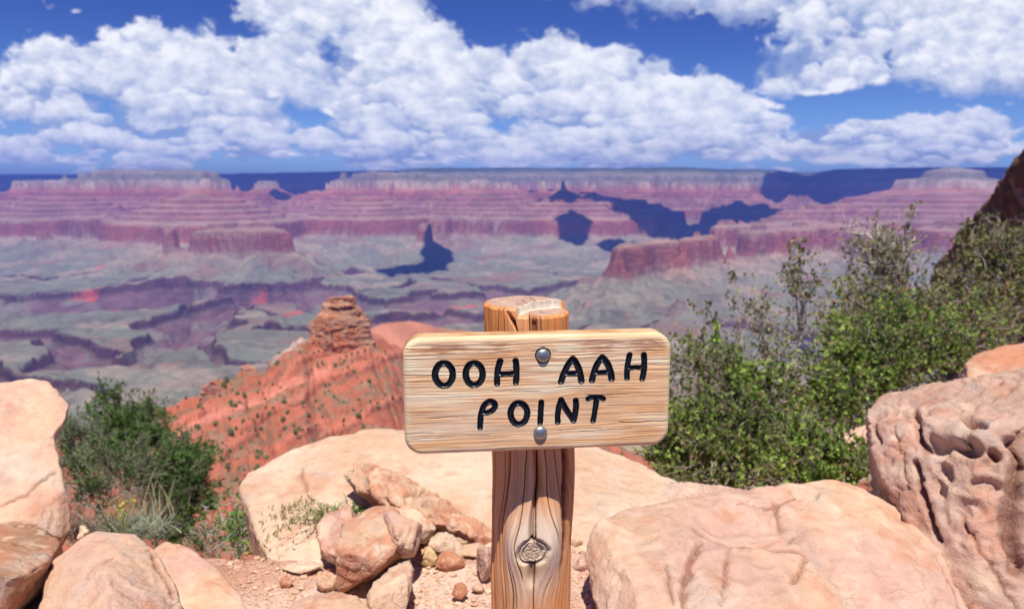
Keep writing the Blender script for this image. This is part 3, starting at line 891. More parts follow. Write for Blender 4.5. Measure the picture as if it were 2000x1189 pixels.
# layered red ledge lying across the slab
rock('layered_rock', 'layered reddish ledge slanting down across the pale slab beside the post',
     [hull([(672, 925, 2.87), (700, 902, 2.91), (750, 908, 2.91), (800, 935, 2.86), (870, 978, 2.76), (965, 1042, 2.63), (965, 1085, 2.53), (880, 1040, 2.56), (800, 985, 2.63), (735, 962, 2.71), (690, 955, 2.77)],
           (.04, .16, -.12))], .006, 2, ORANGE, PEACH * .9, amp=.016, freq=6, strata=(.45, -.2, .85), samp=.013, sfreq=50, facet=.9, smooth=1, cuts=16, cutd=.5)
for nm, lb, ol, yb, sd, ca_, cb_, kw in [
    ('broken_rock', 'pinkish cracked rock at the left end of the broken rock cluster',
     [(617, 1020, 2.56), (640, 992, 2.61), (690, 978, 2.64), (712, 990, 2.56), (700, 1062, 2.41), (672, 1112, 2.36), (650, 1100, 2.38), (628, 1075, 2.44)], .22, 3, PINK, PEACH, {'strata': (1, .1, .15), 'sfreq': 26}),
    ('broken_rock', 'large flat-faced orange sandstone block in the middle of the broken rock cluster',
     [(672, 1010, 2.48), (700, 985, 2.56), (770, 984, 2.54), (800, 1010, 2.44), (812, 1045, 2.36), (775, 1065, 2.31), (740, 1108, 2.26), (657, 1150, 2.18), (653, 1105, 2.21), (660, 1060, 2.28)], .25, 4, ORANGE, PEACH * .95, {'facet': .8}),
    ('broken_rock', 'pale block resting on the right shoulder of the orange block',
     [(745, 1008, 2.42), (760, 985, 2.48), (812, 1002, 2.44), (824, 1020, 2.38), (815, 1062, 2.31), (790, 1078, 2.28), (765, 1055, 2.28)], .2, 5, PEACH, PINK, {'facet': 1.0}),
    ('broken_rock', 'pale capping rock behind the top of the broken rock cluster',
     [(742, 990, 2.65), (765, 972, 2.71), (803, 968, 2.71), (830, 1000, 2.63), (852, 1028, 2.58), (828, 1050, 2.53), (790, 1040, 2.53), (755, 1010, 2.58)], .2, 6, CREAM, PEACH, {'facet': 1.0}),
    ('broken_rock', 'pale pointed rock wedged upright beneath the orange block',
     [(782, 1090, 2.26), (802, 1082, 2.26), (806, 1110, 2.20), (790, 1150, 2.12), (785, 1215, 2.04), (716, 1215, 2.01), (714, 1160, 2.08), (738, 1125, 2.14)], .2, 7, CREAM, PEACH, {'facet': 1.0}),
    ('pale_rock', 'low pale rock at the bottom edge below the orange block',
     [(540, 1200, 2.1), (590, 1165, 2.16), (650, 1150, 2.2), (700, 1165, 2.12), (745, 1195, 2.02), (760, 1260, 1.9), (540, 1260, 1.9)], .2, 8, PINK, PEACH, {}),
    ('pale_rock', 'smooth rounded pale pink rock at the bottom left',
     [(62, 1215, 2.0), (75, 1150, 2.1), (108, 1092, 2.2), (165, 1046, 2.3), (200, 1030, 2.34), (262, 1036, 2.34), (296, 1062, 2.28), (315, 1105, 2.2), (350, 1150, 2.1), (368, 1215, 2.0), (330, 1330, 1.75), (90, 1330, 1.75)],
     .5, 9, PINK, PEACH * 1.02, {'voxel': .008, 'extra': [(210, 1130, 1.98), (240, 1230, 1.78)], 'cracks': [(cr((200, 1095, 2.0), (222, 1082, 2.03)), .006, .006), (cr((295, 1070, 2.26), (318, 1110, 2.15), (352, 1160, 2.05)), .01, .012)], 'facet': .25}),
    ('pale_rock', 'rounded peach rock tucked behind the smooth pink rock',
     [(290, 1078, 2.42), (320, 1060, 2.48), (352, 1060, 2.48), (400, 1088, 2.42), (440, 1122, 2.35), (470, 1160, 2.25), (492, 1215, 2.15), (470, 1300, 2.0), (340, 1300, 2.0), (300, 1180, 2.2)],
     .45, 10, PEACH, PINK, {'facet': .25}),
    ('brown_rock', 'dark-sided brown rock in the lower left corner',
     [(-90, 1010, 2.35), (20, 1014, 2.4), (75, 1028, 2.36), (122, 1056, 2.3), (95, 1100, 2.12), (50, 1130, 2.0), (0, 1165, 1.9), (-90, 1200, 1.8)], .12, 11, BROWN, ORANGE, {'drop': (0, .5, -.5), 'facet': .8, 'voxel': .009, 'streak': (.42, .38, .36)}),
    ('grey_stone', 'small light grey stone in the gap between left slab and pink rock',
     [(142, 1050, 2.6), (146, 1028, 2.64), (160, 1024, 2.64), (172, 1034, 2.6), (168, 1055, 2.55)], .1, 12, np.array((.55, .52, .46)), CREAM, {'voxel': .005}),
    ('sandstone_block', 'pale orange block behind the top of the pitted boulder',
     [(1872, 720, 3.5), (1900, 694, 3.6), (1950, 678, 3.6), (2080, 660, 3.6), (2080, 740, 3.3), (1875, 760, 3.3)], .4, 13, PEACH, ORANGE, {'facet': 1.0}),
    ('sandstone_block', 'small pale pink rock lying among the shrub leaves',
     [(1625, 862, 4.5), (1645, 838, 4.6), (1690, 828, 4.6), (1725, 840, 4.5), (1725, 885, 4.4), (1640, 888, 4.4)], .3, 14, PINK, PEACH, {'facet': 1.0}),
]:
    vx = kw.pop('voxel', .007)
    dr = kw.pop('drop', None)
    ex = kw.pop('extra', ())
    rock(nm, lb, [hull(ol, dr or (0, yb, -yb * .75), extra=ex)], vx, sd, ca_, cb_, amp=.015, freq=5.0 if yb < .4 else 3.0, smooth=1, cuts=20 if yb < .4 else 10, cutd=.55 if yb < .4 else .35, **kw)

# tall leaning slab at the left edge
rock('sandstone_slab', 'tall pale sandstone slab leaning at the left edge of the picture',
     [hull([(-160, 765, 2.95), (0, 748, 2.95), (60, 741, 2.95), (92, 744, 2.95), (102, 770, 2.9), (135, 790, 2.88), (128, 815, 2.82), (108, 848, 2.76), (-160, 860, 2.7)], (0, .42, -.2)),
      hull([(-160, 840, 2.75), (108, 842, 2.78), (112, 900, 2.68), (126, 950, 2.6), (137, 1000, 2.55), (140, 1030, 2.52), (122, 1058, 2.46), (40, 1040, 2.4), (-160, 1030, 2.35)], (0, .5, -.3))],
     .009, 15, PINK * 1.05, PEACH * 1.08, amp=.014, freq=2.6, facet=.5, smooth=1, cuts=8, cutd=.25, cracks=[(cr((-10, 985, 2.45), (40, 968, 2.5), (75, 940, 2.58), (110, 915, 2.66)), .008, .009)], streak=(.62, .52, .40))

# big pale boulder, front right
rock('sandstone_boulder', 'big pale rounded boulder with shallow cracks filling the lower right foreground',
     [hull([(1136, 1048, 2.22), (1152, 1020, 2.32), (1240, 986, 2.45), (1380, 970, 2.55), (1460, 956, 2.62), (1540, 946, 2.66), (1620, 938, 2.68), (1672, 944, 2.66), (1725, 982, 2.55), (1785, 1012, 2.46),
            (1835, 1060, 2.34), (1862, 1120, 2.2), (1905, 1215, 2.0), (1930, 1380, 1.72), (1200, 1400, 1.66), (1172, 1200, 1.9), (1150, 1110, 2.08)], (.02, .22, -.42),
           extra=[(1330, 1080, 2.10), (1600, 1050, 2.22), (1750, 1080, 2.15), (1500, 1190, 1.86), (1300, 1200, 1.82)])],
     .009, 16, PEACH, PINK, amp=.016, freq=2.4, facet=.9, smooth=1, cuts=18, cutd=.5, strata=(.9, .2, -.35), samp=.004, sfreq=9,
     cracks=[(cr((1516, 975), (1520, 990), (1527, 1015)), .010, .02), (cr((1366, 1050), (1352, 1085), (1340, 1120), (1334, 1160), (1338, 1189)), .011, .026), (cr((1428, 1062), (1420, 1100), (1416, 1140), (1404, 1180)), .006, .014),
             (cr((1302, 1092), (1306, 1130), (1316, 1170)), .007, .010), (cr((1576, 1078), (1566, 1100), (1545, 1130)), .009, .02), (cr((1542, 1052), (1552, 1030)), .006, .008),
             (cr((1350, 1020), (1420, 1050), (1500, 1062), (1576, 1072)), .016, .012), (cr((1840, 1085), (1862, 1130), (1880, 1189)), .007, .010), (cr((1440, 975), (1500, 985), (1580, 960)), .008, .006)],
     pits=[((1572, 958), (.06, .06, .03), .03), ((1450, 1020), (.22, .16, .12), .025), ((1680, 1100), (.2, .2, .1), .02)])
# pitted boulder at the right edge
OL = [(1688, 806, 2.95), (1716, 775, 3.0), (1800, 742, 3.05), (1900, 728, 3.0), (2000, 708, 2.9), (2130, 690, 2.85), (2130, 1330, 1.95), (1930, 1330, 2.0), (1880, 1190, 2.16), (1838, 1060, 2.36),
      (1790, 1010, 2.5), (1742, 965, 2.56), (1715, 920, 2.6), (1700, 860, 2.75)]
rock('pitted_boulder', 'tall reddish boulder with hollow pits and a long crack at the right edge',
     [hull(OL, (0, .5, -.5), extra=[(1880, 850, 2.42), (2000, 830, 2.36), (1860, 1000, 2.36), (1990, 1050, 2.28)])],
     .009, 17, PINK * .92, np.array((.56, .36, .26)), amp=.028, freq=3.0, facet=.6, smooth=1, cuts=6, cutd=.2, strata=(.8, .3, -.5), samp=.005, sfreq=10,
     cracks=[(cr((1782, 790, 2.72), (1790, 850, 2.62), (1800, 880, 2.56)), .016, .04), (cr((1782, 900, 2.56), (1800, 980, 2.42), (1830, 1050, 2.3)), .014, .035), (cr((1862, 990, 2.28), (1920, 1080, 2.18), (1990, 1189, 2.05)), .008, .012),
             (cr((1700, 815, 2.88), (1716, 860, 2.78)), .01, .015), (cr((1745, 830, 2.78), (1757, 870, 2.7)), .005, .01), (cr((1760, 880, 2.66), (1770, 950, 2.55)), .005, .009),
             (cr((2010, 850), (1985, 930), (1975, 1020), (1990, 1100)), .045, .06)],  # right-hand crack, widened and darkened to stand in for the shadow there
     pits=[((1893, 818), (.030, .09, .06), .10), ((1862, 862), (.03, .08, .035), .08), ((1888, 868), (.045, .09, .035), .10), ((1822, 862), (.035, .08, .05), .06),
           ((1935, 882), (.02, .06, .02), .07), ((1985, 862), (.05, .08, .025), .07), ((1840, 915), (.02, .06, .04), .04), ((1925, 940), (.06, .06, .03), .035),
           ((1825, 950), (.02, .06, .05), .03), ((1890, 985), (.06, .06, .04), .03)])

# loose stones on the dirt beside the post
rs = random.Random(5)
STONES = [('white', 868, 1068, 34, 22, CREAM), ('yellowish', 836, 1088, 18, 16, np.array((.75, .55, .28))), ('pale triangular', 905, 1048, 26, 18, PEACH), ('pinkish', 862, 1040, 20, 20, PINK),
          ('pale', 930, 1052, 20, 18, PINK), ('reddish', 880, 1095, 30, 14, ORANGE), ('long pink', 948, 1100, 18, 34, PINK), ('small orange', 897, 1155, 16, 13, ORANGE), ('tiny pale', 934, 1150, 12, 8, PEACH),
          ('flat pale', 590, 1105, 34, 8, CREAM), ('small peach', 640, 1142, 22, 12, PEACH), ('small pink', 1135, 1100, 14, 12, PINK), ('small buff', 1128, 1060, 10, 9, PEACH),
          ('tiny orange', 560, 1135, 12, 10, ORANGE), ('wedge-shaped', 925, 1078, 26, 12, PEACH)]
for i, (ad, px, py, rx, ry, cc) in enumerate(STONES):
    _, bt = tanab(px, py + ry)
    y = -CAM_H / bt
    k = y / FPX * 1.03
    ctr = at(px, py, y)
    pts = [tuple(ctr + Vector((rs.uniform(-1, 1), rs.uniform(-1, 1), rs.uniform(-1, 1))).normalized() * Vector((rx * k, (rx + ry) * .5 * k, ry * k * 1.15)).length * .62
                 * rs.uniform(.9, 1.1)) for _ in range(1)]
    pts = []
    for _ in range(16):
        q = Vector((rs.gauss(0, 1), rs.gauss(0, 1), rs.gauss(0, 1))).normalized()
        pts.append((ctr.x + q.x * rx * k * 1.45, ctr.y + q.y * (rx + ry) * .65 * k, ctr.z + q.z * ry * k * 1.5))
    where = 'lying on the dirt left of the post' if px < 1000 and px > 700 else ('on the dirt near the broken rock cluster' if px < 700 else 'on the dirt right of the post')
    rock('loose_stone', '%s loose stone %s' % (ad, where), [pts], max(.0035, rx * k / 8), 60 + i, cc, cc * .92, amp=rx * k * .12, freq=.8 / (rx * k), smooth=1, facet=1.0, cuts=18, cutd=.7, group='loose stones on the dirt', cat='stone')

# gravel: nobody could count it
vv, ff, cc_ = [], [], []
rsn = np.random.RandomState(3)
ico = bmesh.new()
bmesh.ops.create_icosphere(ico, subdivisions=1, radius=1)
iv = np.array([q.co[:] for q in ico.verts])
if_ = np.array([[q.index for q in fc.verts] for fc in ico.faces])
ico.free()
for i in range(2600):
    y = rsn.uniform(1.9, 3.0)
    x = rsn.uniform(-.95, .38) * y / 2.3
    r_ = .003 + .011 * rsn.rand() ** 4
    v = iv * (1 + .35 * rsn.normal(size=(len(iv), 1)).clip(-1, 1)) * r_ * np.array((1, 1, .6)) * rsn.uniform(.7, 1.4, size=3)
    z = float(near_z(np.array([x]), np.array([y]))[0])
    ff.append(if_ + sum(len(q) for q in vv[-1:]) * 0 + len(iv) * i)
    vv.append(v + np.array((x, y, z + r_ * .3)))
    c = lerp(lerp(PEACH, CREAM, rsn.rand()), ORANGE, .5 * rsn.rand() ** 2)
    cc_.append(np.repeat(c[None], len(iv), 0))
tag(mesh_np('gravel', np.concatenate(vv), np.concatenate(ff), M_rock, smooth=False, cols=np.concatenate(cc_)), 'fine pale gravel scattered on the dirt', 'gravel', kind='stuff')

# red rubble on the slope left of the slab
vv, ff, cc_ = [], [], []
for i in range(620):
    y = 3.9 + 5.0 * rsn.rand()
    x = rsn.uniform(-.58, -.20) * y
    r_ = (.02 + .10 * rsn.rand() ** 2.5) * y / 4.5
    v = iv * (1 + .35 * rsn.normal(size=(len(iv), 1)).clip(-1, 1)) * r_ * rsn.uniform(.6, 1.3, size=3)
    z = float(near_z(np.array([x]), np.array([y]))[0])
    ff.append(if_ + len(iv) * i)
    vv.append(v + np.array((x, y, z + r_ * .3)))
    c = lerp(REDD * 1.1, np.array((.68, .30, .2)), rsn.rand())
    cc_.append(np.repeat(c[None], len(iv), 0))
tag(mesh_np('rubble', np.concatenate(vv), np.concatenate(ff), M_rock, smooth=False, cols=np.concatenate(cc_)), 'red broken rubble on the slope below the rocks', 'rubble', kind='stuff')

# the butte on the ridge
M_butte, nt, b = mat_new("butte_rock", 0.95, 0.1)
ca = nt.node('ShaderNodeVertexColor', layer_name='Col').outputs[0]
oc = nt.node('ShaderNodeTexCoord').outputs['Object']
n_ = nt.noise(nt.scale3(oc, (.10, .10, .35)), 1.0, 7, .7)
nt.put(b, 'Base Color', nt.mix(1.0, ca, nt.mix(n_, (.45, .42, .4), (1.5, 1.5, 1.5)), 'MULTIPLY'))
nt.put(b, 'Normal', nt.node('ShaderNodeBump', {'Height': n_, 'Strength': 1.0, 'Distance': 4.0}).outputs[0])
D0 = 762


def tower(ol, dep):
    return [tuple(at(px, py, D0 - dep)) for px, py in ol] + [tuple(at(px, py, D0 + dep)) for px, py in ol] + [tuple(at(sum(p[0] for p in ol) / len(ol) + dx, p[1], D0 - dep * 1.5)) for p in ol[::2] for dx in (-15, 12)]


rock('sandstone_butte', 'stubby layered orange butte with a small cap standing on the red ridge',
     [tower([(636, 580), (690, 579), (697, 590), (690, 600), (632, 598)], 12), tower([(630, 596), (700, 598), (716, 618), (718, 640), (650, 640), (626, 622)], 18),
      tower([(604, 634), (624, 614), (660, 618), (722, 625), (722, 655), (700, 690), (604, 690)], 24), tower([(598, 668), (640, 640), (728, 656), (742, 700), (600, 704)], 24)],
     .95, 30, np.array((.56, .19, .09)), np.array((.58, .32, .20)), amp=2.0, freq=.05, strata=(.12, 0, 1), samp=.7, sfreq=.20, facet=1.0, smooth=1, mat=M_butte, cat='butte', cuts=22, cutd=.5,
     cracks=[(cr((638, 603), (662, 606), (692, 603)), 2.6, 4.0), (cr((612, 640), (606, 690)), 1.6, 2), (cr((645, 640), (650, 690)), 1.4, 2), (cr((650, 648), (720, 634)), 1.6, 2.4)])
# rock knob on the crest
rock('rock_outcrop', 'small reddish rock knob on the ridge crest left of the butte',
     [[tuple(at(px, py, 690 + d)) for px, py in [(470, 716), (486, 712), (500, 720), (506, 745), (498, 762), (474, 740)] for d in (-8, 8)]], .7, 31, np.array((.60, .34, .24)), np.array((.5, .2, .13)), amp=1.2, freq=.1,
     smooth=2, mat=M_butte, cat='outcrop', strata=(.3, 0, 1), samp=.7, sfreq=.3)
rock('rock_outcrop', 'dark red rock shoulder on the lower left end of the ridge crest',
     [[tuple(at(px, py, 640 + d)) for px, py in [(388, 776), (395, 756), (415, 742), (430, 760), (436, 790), (400, 800)] for d in (-12, 12)]], .7, 32, np.array((.45, .18, .13)), np.array((.5, .26, .2)), amp=1.6, freq=.1,
     smooth=2, mat=M_butte, cat='outcrop', strata=(.3, 0, 1), samp=.7, sfreq=.3)

# the dark cliff face at the right
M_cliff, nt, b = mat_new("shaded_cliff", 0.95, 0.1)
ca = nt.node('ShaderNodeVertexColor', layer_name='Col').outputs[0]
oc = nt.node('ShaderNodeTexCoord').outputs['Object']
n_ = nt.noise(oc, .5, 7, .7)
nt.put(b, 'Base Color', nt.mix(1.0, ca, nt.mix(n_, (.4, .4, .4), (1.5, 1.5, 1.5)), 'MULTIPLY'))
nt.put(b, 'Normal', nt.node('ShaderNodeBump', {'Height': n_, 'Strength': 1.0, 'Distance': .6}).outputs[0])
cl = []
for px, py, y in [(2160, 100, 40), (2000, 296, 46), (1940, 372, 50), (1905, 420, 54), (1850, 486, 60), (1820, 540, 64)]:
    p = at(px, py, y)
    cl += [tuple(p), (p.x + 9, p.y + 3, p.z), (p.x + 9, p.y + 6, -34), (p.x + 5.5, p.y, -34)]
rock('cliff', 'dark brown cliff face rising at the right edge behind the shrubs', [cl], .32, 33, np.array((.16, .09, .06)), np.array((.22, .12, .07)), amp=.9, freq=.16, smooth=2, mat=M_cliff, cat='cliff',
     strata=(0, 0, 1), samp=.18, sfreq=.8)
# ------------------------------------------------------------------ the sign: post, routed board, letters, bolts
PY0 = 1.466
sign = empty('wooden_sign', (at(1046, 1189, PY0).x, PY0, 0))
tag(sign, 'routed wooden trail sign bolted to a weathered round post, reading OOH AAH POINT', 'sign')
PO = Vector(sign.location)
PR = .0845
TOPZ = at(1026, 590, PY0).z
xt, xb = at(1026, 590, PY0).x, PO.x


def post_axis(z):
    return xb + (xt - xb) * z / TOPZ - PO.x + .011 * np.exp(-((z - .80) / .15) ** 2)


def split_sd(X, Y):
    """top of the post, unit disc (x right, y away): >0 in the lower front-right piece"""
    P = [(-.32, -1.3), (-.16, -.72), (.12, -.45), (.24, -.10), (.62, .22), (1.3, .42)]
    best, sg = np.full(np.shape(X), 9.0), np.ones(np.shape(X))
    for p, q in zip(P[:-1], P[1:]):
        dx, dy = q[0] - p[0], q[1] - p[1]
        t = np.clip(((X - p[0]) * dx + (Y - p[1]) * dy) / (dx * dx + dy * dy), 0, 1)
        ex, ey = X - p[0] - t * dx, Y - p[1] - t * dy
        d = np.hypot(ex, ey)
        s = np.where(dy * ex - dx * ey > 0, 1.0, -1.0)
        m = d < best - 1e-9
        best, sg = np.where(m, d, best), np.where(m, s, sg)
    return best * sg


def top_h(X, Y):
    sd = split_sd(X, Y)
    h = -.0125 * sstep(-.02, .05, sd) - .004 * sstep(.0, .5, X) * (sd > 0)
    wd = (1 - sstep(.0, .03, np.abs(X + .02 + .05) - .13)) * sstep(-.35, -.6, Y)
    h = h - .003 * wd
    for c in [[(.12, .75), (.16, .3), (.24, .18), (.2, -.12)], [(-.12, .1), (-.02, -.25), (.02, -.42)]]:
        for p, q in zip(c[:-1], c[1:]):
            dx, dy = q[0] - p[0], q[1] - p[1]
            t = np.clip(((X - p[0]) * dx + (Y - p[1]) * dy) / (dx * dx + dy * dy), 0, 1)
            d = np.hypot(X - p[0] - t * dx, Y - p[1] - t * dy)
            h = h - .007 * (1 - sstep(.004, .03, d)) * (sd < .05)
    return h + .0008 * fbm(X * 7, Y * 7, 0, 4, seed=600) + .0015 * fbm(X * 2, Y * 2, 0, 2, seed=601)


nth = 720
th = np.linspace(-math.pi, math.pi, nth, endpoint=False)          # 0 faces the camera
ZK = at(1041, 1085, 1.36).z
UK = (at(1041, 1085, 1.36).x - PO.x) - post_axis(ZK)
zr = np.concatenate([np.linspace(-.06, .40, 50), np.linspace(.402, TOPZ, 1000)])
TT, ZZ = np.meshgrid(th, zr)
U, S = TT * PR, ZZ - ZK
frontm = np.exp(-(TT / 1.25) ** 4)
# stream function of the grain flowing round the knot
du = U - UK
rk = .021
psi = du * (1 - (.045 ** 2) / (du ** 2 + (S * .62) ** 2 + .045 ** 2 * .9)) 
psi = psi + .006 * fbm(du * 8, S * 5, 0, 3, seed=610)
e_out = np.hypot((du - .006) / .060, S / np.where(S > 0, .095, .115))
e_in = np.hypot((du + .001) / rk, (S - .15 * du) / (rk * 1.02)) + .16 * fbm(du * 45, S * 45, 0, 3, seed=612)
r = np.full(U.shape, PR)
r *= 1 + .05 * pn(.5 + .4 * np.sin(TT), .3, ZZ * 7.0, 618) + .022 * pn(np.cos(TT) * 1.2, np.sin(TT) * 1.2, ZZ * 3.0, 620) + .02 * pn(np.cos(TT) * 2.2, np.sin(TT) * 2.2, ZZ * 1.5, 622)
r += .010 * np.exp(-(ZZ - ZK - .01) ** 2 / .006) * np.exp(-(du / .065) ** 2)                     # swelling around the knot
r += .013 * np.exp(-((np.abs(du + .002) - .034) / .020) ** 2) * np.exp(-((S - .012) / .065) ** 2)   # two lips either side
cleft = np.exp(-((du + .004 * np.sin(S * 30)) / .0045) ** 2) * sstep(.008, .03, S) * sstep(.32, .10, S)
r -= .013 * cleft
low = np.exp(-((du + .002) / .008) ** 2) * sstep(-.010, -.03, S) * sstep(-.085, -.05, S)
r -= .011 * low
moat = np.exp(-((e_in - 1.16) / .17) ** 2)
r -= .009 * moat
stub = 1 - sstep(.9, 1.05, e_in)
r = r * (1 - stub) + stub * (PR + .004 + .0016 * fbm(du * 170, S * 170, 0, 3, seed=630) )
furr = fbm(psi * 150, S * 2.2, 0, 4, .6, seed=640)
fur2 = ridged(psi * 46, S * 1.0, 3, 3, .5, seed=650)
wild = 1 - np.exp(-((e_out) / 1.1) ** 6)
r += .0010 * furr * (1 - stub) + (.0022 * (fur2 - .45)) * (1 - stub) * (.35 + .65 * wild)
# long drying cracks
cr_col = np.zeros(U.shape)
for (u0, z0, z1, wd, dp, wv) in [(.004, .40, 2, .0016, .010, .003), (-.012, .55, .92, .001, .005, .004), (.017, .52, .93, .0009, .004, .004), (-.046, .42, 2, .0022, .007, .004), (-.058, .3, 2, .0015, .004, .006),
                             (.034, .50, .86, .0009, .004, .003), (-.030, .3, .62, .0018, .006, .004), (-.024, .3, .60, .0010, .004, .003), (.078, .3, .8, .0025, .006, .004), (-.09, .3, 2, .002, .006, .004), (.11, .3, 2, .002, .006, .004)]:
    line = np.abs((du if abs(u0) < .01 else psi) - u0 - wv * pn(ZZ * 7, u0 * 50, 0, 660))
    k = (1 - sstep(wd * .4, wd, line)) * sstep(z0, z0 + .04, ZZ) * (1 - sstep(z1 - .04, z1, ZZ)) * (1 - stub)
    r -= dp * k
    cr_col = np.maximum(cr_col, k)
# resinous red hollow on the right side
redu = U - .066 - .006 * pn(ZZ * 9, 0, 0, 670)
hol = np.exp(-(redu / .0075) ** 2) * sstep(ZK - .10, ZK + .02, ZZ) * (1 - sstep(.90, .93, ZZ))
r -= .011 * hol * (.8 + .4 * fbm(U * 60, ZZ * 40, 0, 3, seed=672))
r += .003 * np.exp(-((redu - .016) / .006) ** 2) * sstep(ZK - .1, ZK + .02, ZZ)
# splits in the head of the post above the board
hz_ = sstep(.975, .995, ZZ)
slant = (TOPZ - ZZ)
w1 = (1 - sstep(.003, .0065, np.abs(U + .0325 - slant * .42 + .0065 * (1 - sstep(0, .05, slant))))) * hz_
w2 = (1 - sstep(.004, .007, np.abs(U - .0160 + .0))) * hz_ * (.6 + .4 * sstep(.006, .02, slant))
w3 = (1 - sstep(.001, .003, np.abs(U - .028))) * hz_
r -= .020 * w1 * sstep(.0, .035, slant) + .012 * w2 + .006 * w3
spl = np.clip(w1 * sstep(.0, .03, slant) + w2 + w3 * .6, 0, 1)
# rounding of the rim and the split level of the top
Xn, Yn = np.sin(TT), -np.cos(TT)
hT = top_h(Xn * .97, Yn * .97)
blend = sstep(.93, TOPZ, ZZ)
Zs = ZZ + hT * blend
rim = sstep(TOPZ - .006, TOPZ, ZZ)
r -= .005 * rim ** 2
px_ = post_axis(Zs) + np.sin(TT) * r
py_ = -np.cos(TT) * r
py_ = np.where((ZZ > .885) & (ZZ < .985) & (py_ < -.083), -.083, py_)          # flat cut where the board is bolted on
V1 = np.stack([px_, py_, Zs], -1).reshape(-1, 3)
# colours
grain = fbm(psi * 230, S * 3.5, 2, 4, .6, seed=680)
tanc, org, grey, drk = np.array((.66, .36, .18)), np.array((.70, .29, .09)), np.array((.68, .55, .41)), np.array((.20, .10, .05))
m1 = sstep(-.45, .25, fbm(psi * 30, S * 2.0, 0, 3, seed=690))[..., None]
c = lerp(tanc, org, m1 * .75)
side = (1 - np.exp(-(TT / .75) ** 4))[..., None]
c = lerp(c, org * np.array((1.05, .95, .9)), side * .45)
kn = np.exp(-(e_out ** 4) * 1.1)[..., None]
c = lerp(c, grey * 1.12, kn * (.95 - .2 * (S < -.03)[..., None]))
c = lerp(c, np.array((.60, .38, .18)), (np.exp(-((e_in - 1.9) / .6) ** 2) * (S < 0) * (np.abs(du) < .03))[..., None] * .6)
c = c * (1.08 + .36 * grain[..., None])
c = lerp(c, drk, sstep(.2, .65, -furr - .25 * fur2)[..., None] * .5)
c = lerp(c, np.array((.62, .53, .42)), sstep(.35, .6, grain)[..., None] * .45)
c = lerp(c, np.array((.20, .045, .015)) * (1 + .9 * fbm(U * 90, ZZ * 60, 0, 3, seed=700))[..., None], np.clip(hol * 1.5, 0, 1)[..., None] * .92)
ringc = np.sin(np.hypot(du - .002, S) * 900 + 9 * pn(du * 90, S * 90, 0, 705))[..., None]
c = lerp(c, lerp(np.array((.36, .25, .15)), np.array((.66, .52, .36)), sstep(-.4, .4, fbm(du * 320 + S * 150, S * 320 - du * 60, 0, 4, .6, seed=708) + .25 * ringc[..., 0])[..., None]), stub[..., None])
c = lerp(c, drk * .7, np.clip(moat[..., None] * .5 + cleft[..., None] * .55 + low[..., None] * .6, 0, .92) * (1 - stub[..., None]))
c = lerp(c, drk * .6, cr_col[..., None] * .85)
c = lerp(c, drk * .8, spl[..., None] * .8)
topw = sstep(.985, 1.06, ZZ)[..., None]
c = lerp(c, c * np.array((.98, .88, .78)) * (1 + .35 * fbm(U * 60, ZZ * 12, 0, 4, seed=709))[..., None], topw)
C1 = np.clip(c, .01, .85).reshape(-1, 3)
# the cap
nrad = 150
rr_ = np.linspace(1, 0, nrad)[:, None]
TH2 = th[None, :]
Xc, Yc = np.sin(TH2) * rr_, -np.cos(TH2) * rr_
hc = top_h(Xc * .97, Yc * .97)
rtop = r[-1][None, :]
Vc = np.stack([post_axis(TOPZ) + Xc * rtop, Yc * rtop, TOPZ + hc + .003 * (1 - rr_ ** 10)], -1).reshape(-1, 3)
Vc[:nth] = V1[-nth:]
rg = np.hypot(Xc + .15, Yc - .1) + .04 * fbm(Xc * 3, Yc * 3, 0, 3, seed=710)
ring = np.sin(rg * 55)[..., None]
cc = lerp(np.array((.44, .27, .19)), np.array((.56, .38, .28)), .5 + .5 * ring)
cc = lerp(cc, np.array((.36, .22, .19)), sstep(-.1, .4, fbm(Xc * 3, Yc * 6, 0, 4, seed=712))[..., None] * .8)
cc = lerp(cc, np.array((.64, .46, .30)), sstep(.1, .5, fbm(Xc * 4, Yc * 9, 0, 4, seed=714))[..., None] * .7)
sdc = split_sd(Xc, Yc)
cc = lerp(cc, np.array((.72, .64, .50)), np.exp(-((sdc - .05) / .09) ** 2)[..., None] * (.85 * (rr_[..., None] < .99)))
cc = lerp(cc, np.array((.60, .30, .12)), sstep(.88, .99, rr_ + 0 * Xc)[..., None] * .8)
deepc = sstep(-.0025, -.006, top_h(Xc * .97, Yc * .97) + .0125 * sstep(-.02, .05, sdc) + .004 * sstep(0, .5, Xc) * (sdc > 0))
cc = lerp(cc, drk * .4, deepc[..., None] * .9)
Vp = np.concatenate([V1, Vc])
F1 = grid_faces(len(zr), nth, wrap=True)
F2 = grid_faces(nrad, nth, len(V1), wrap=True)
M_post, nt, b = mat_new("weathered_wood", 0.75, 0.25)
ca = nt.node('ShaderNodeVertexColor', layer_name='Col').outputs[0]
oc = nt.node('ShaderNodeTexCoord').outputs['Object']
nf = nt.noise(nt.scale3(oc, (420, 420, 22)), 1.0, 4, .65)
nt.put(b, 'Base Color', nt.mix(1.0, ca, nt.mix(nf, (.72, .70, .68), (1.28, 1.28, 1.28)), 'MULTIPLY'))
nt.put(b, 'Normal', nt.node('ShaderNodeBump', {'Height': nf, 'Strength': .5, 'Distance': .0015}).outputs[0])
post = mesh_np('post', Vp, [F1, F2], M_post, parent=sign, cols=np.concatenate([C1, np.clip(cc, .01, .85).reshape(-1, 3)]))

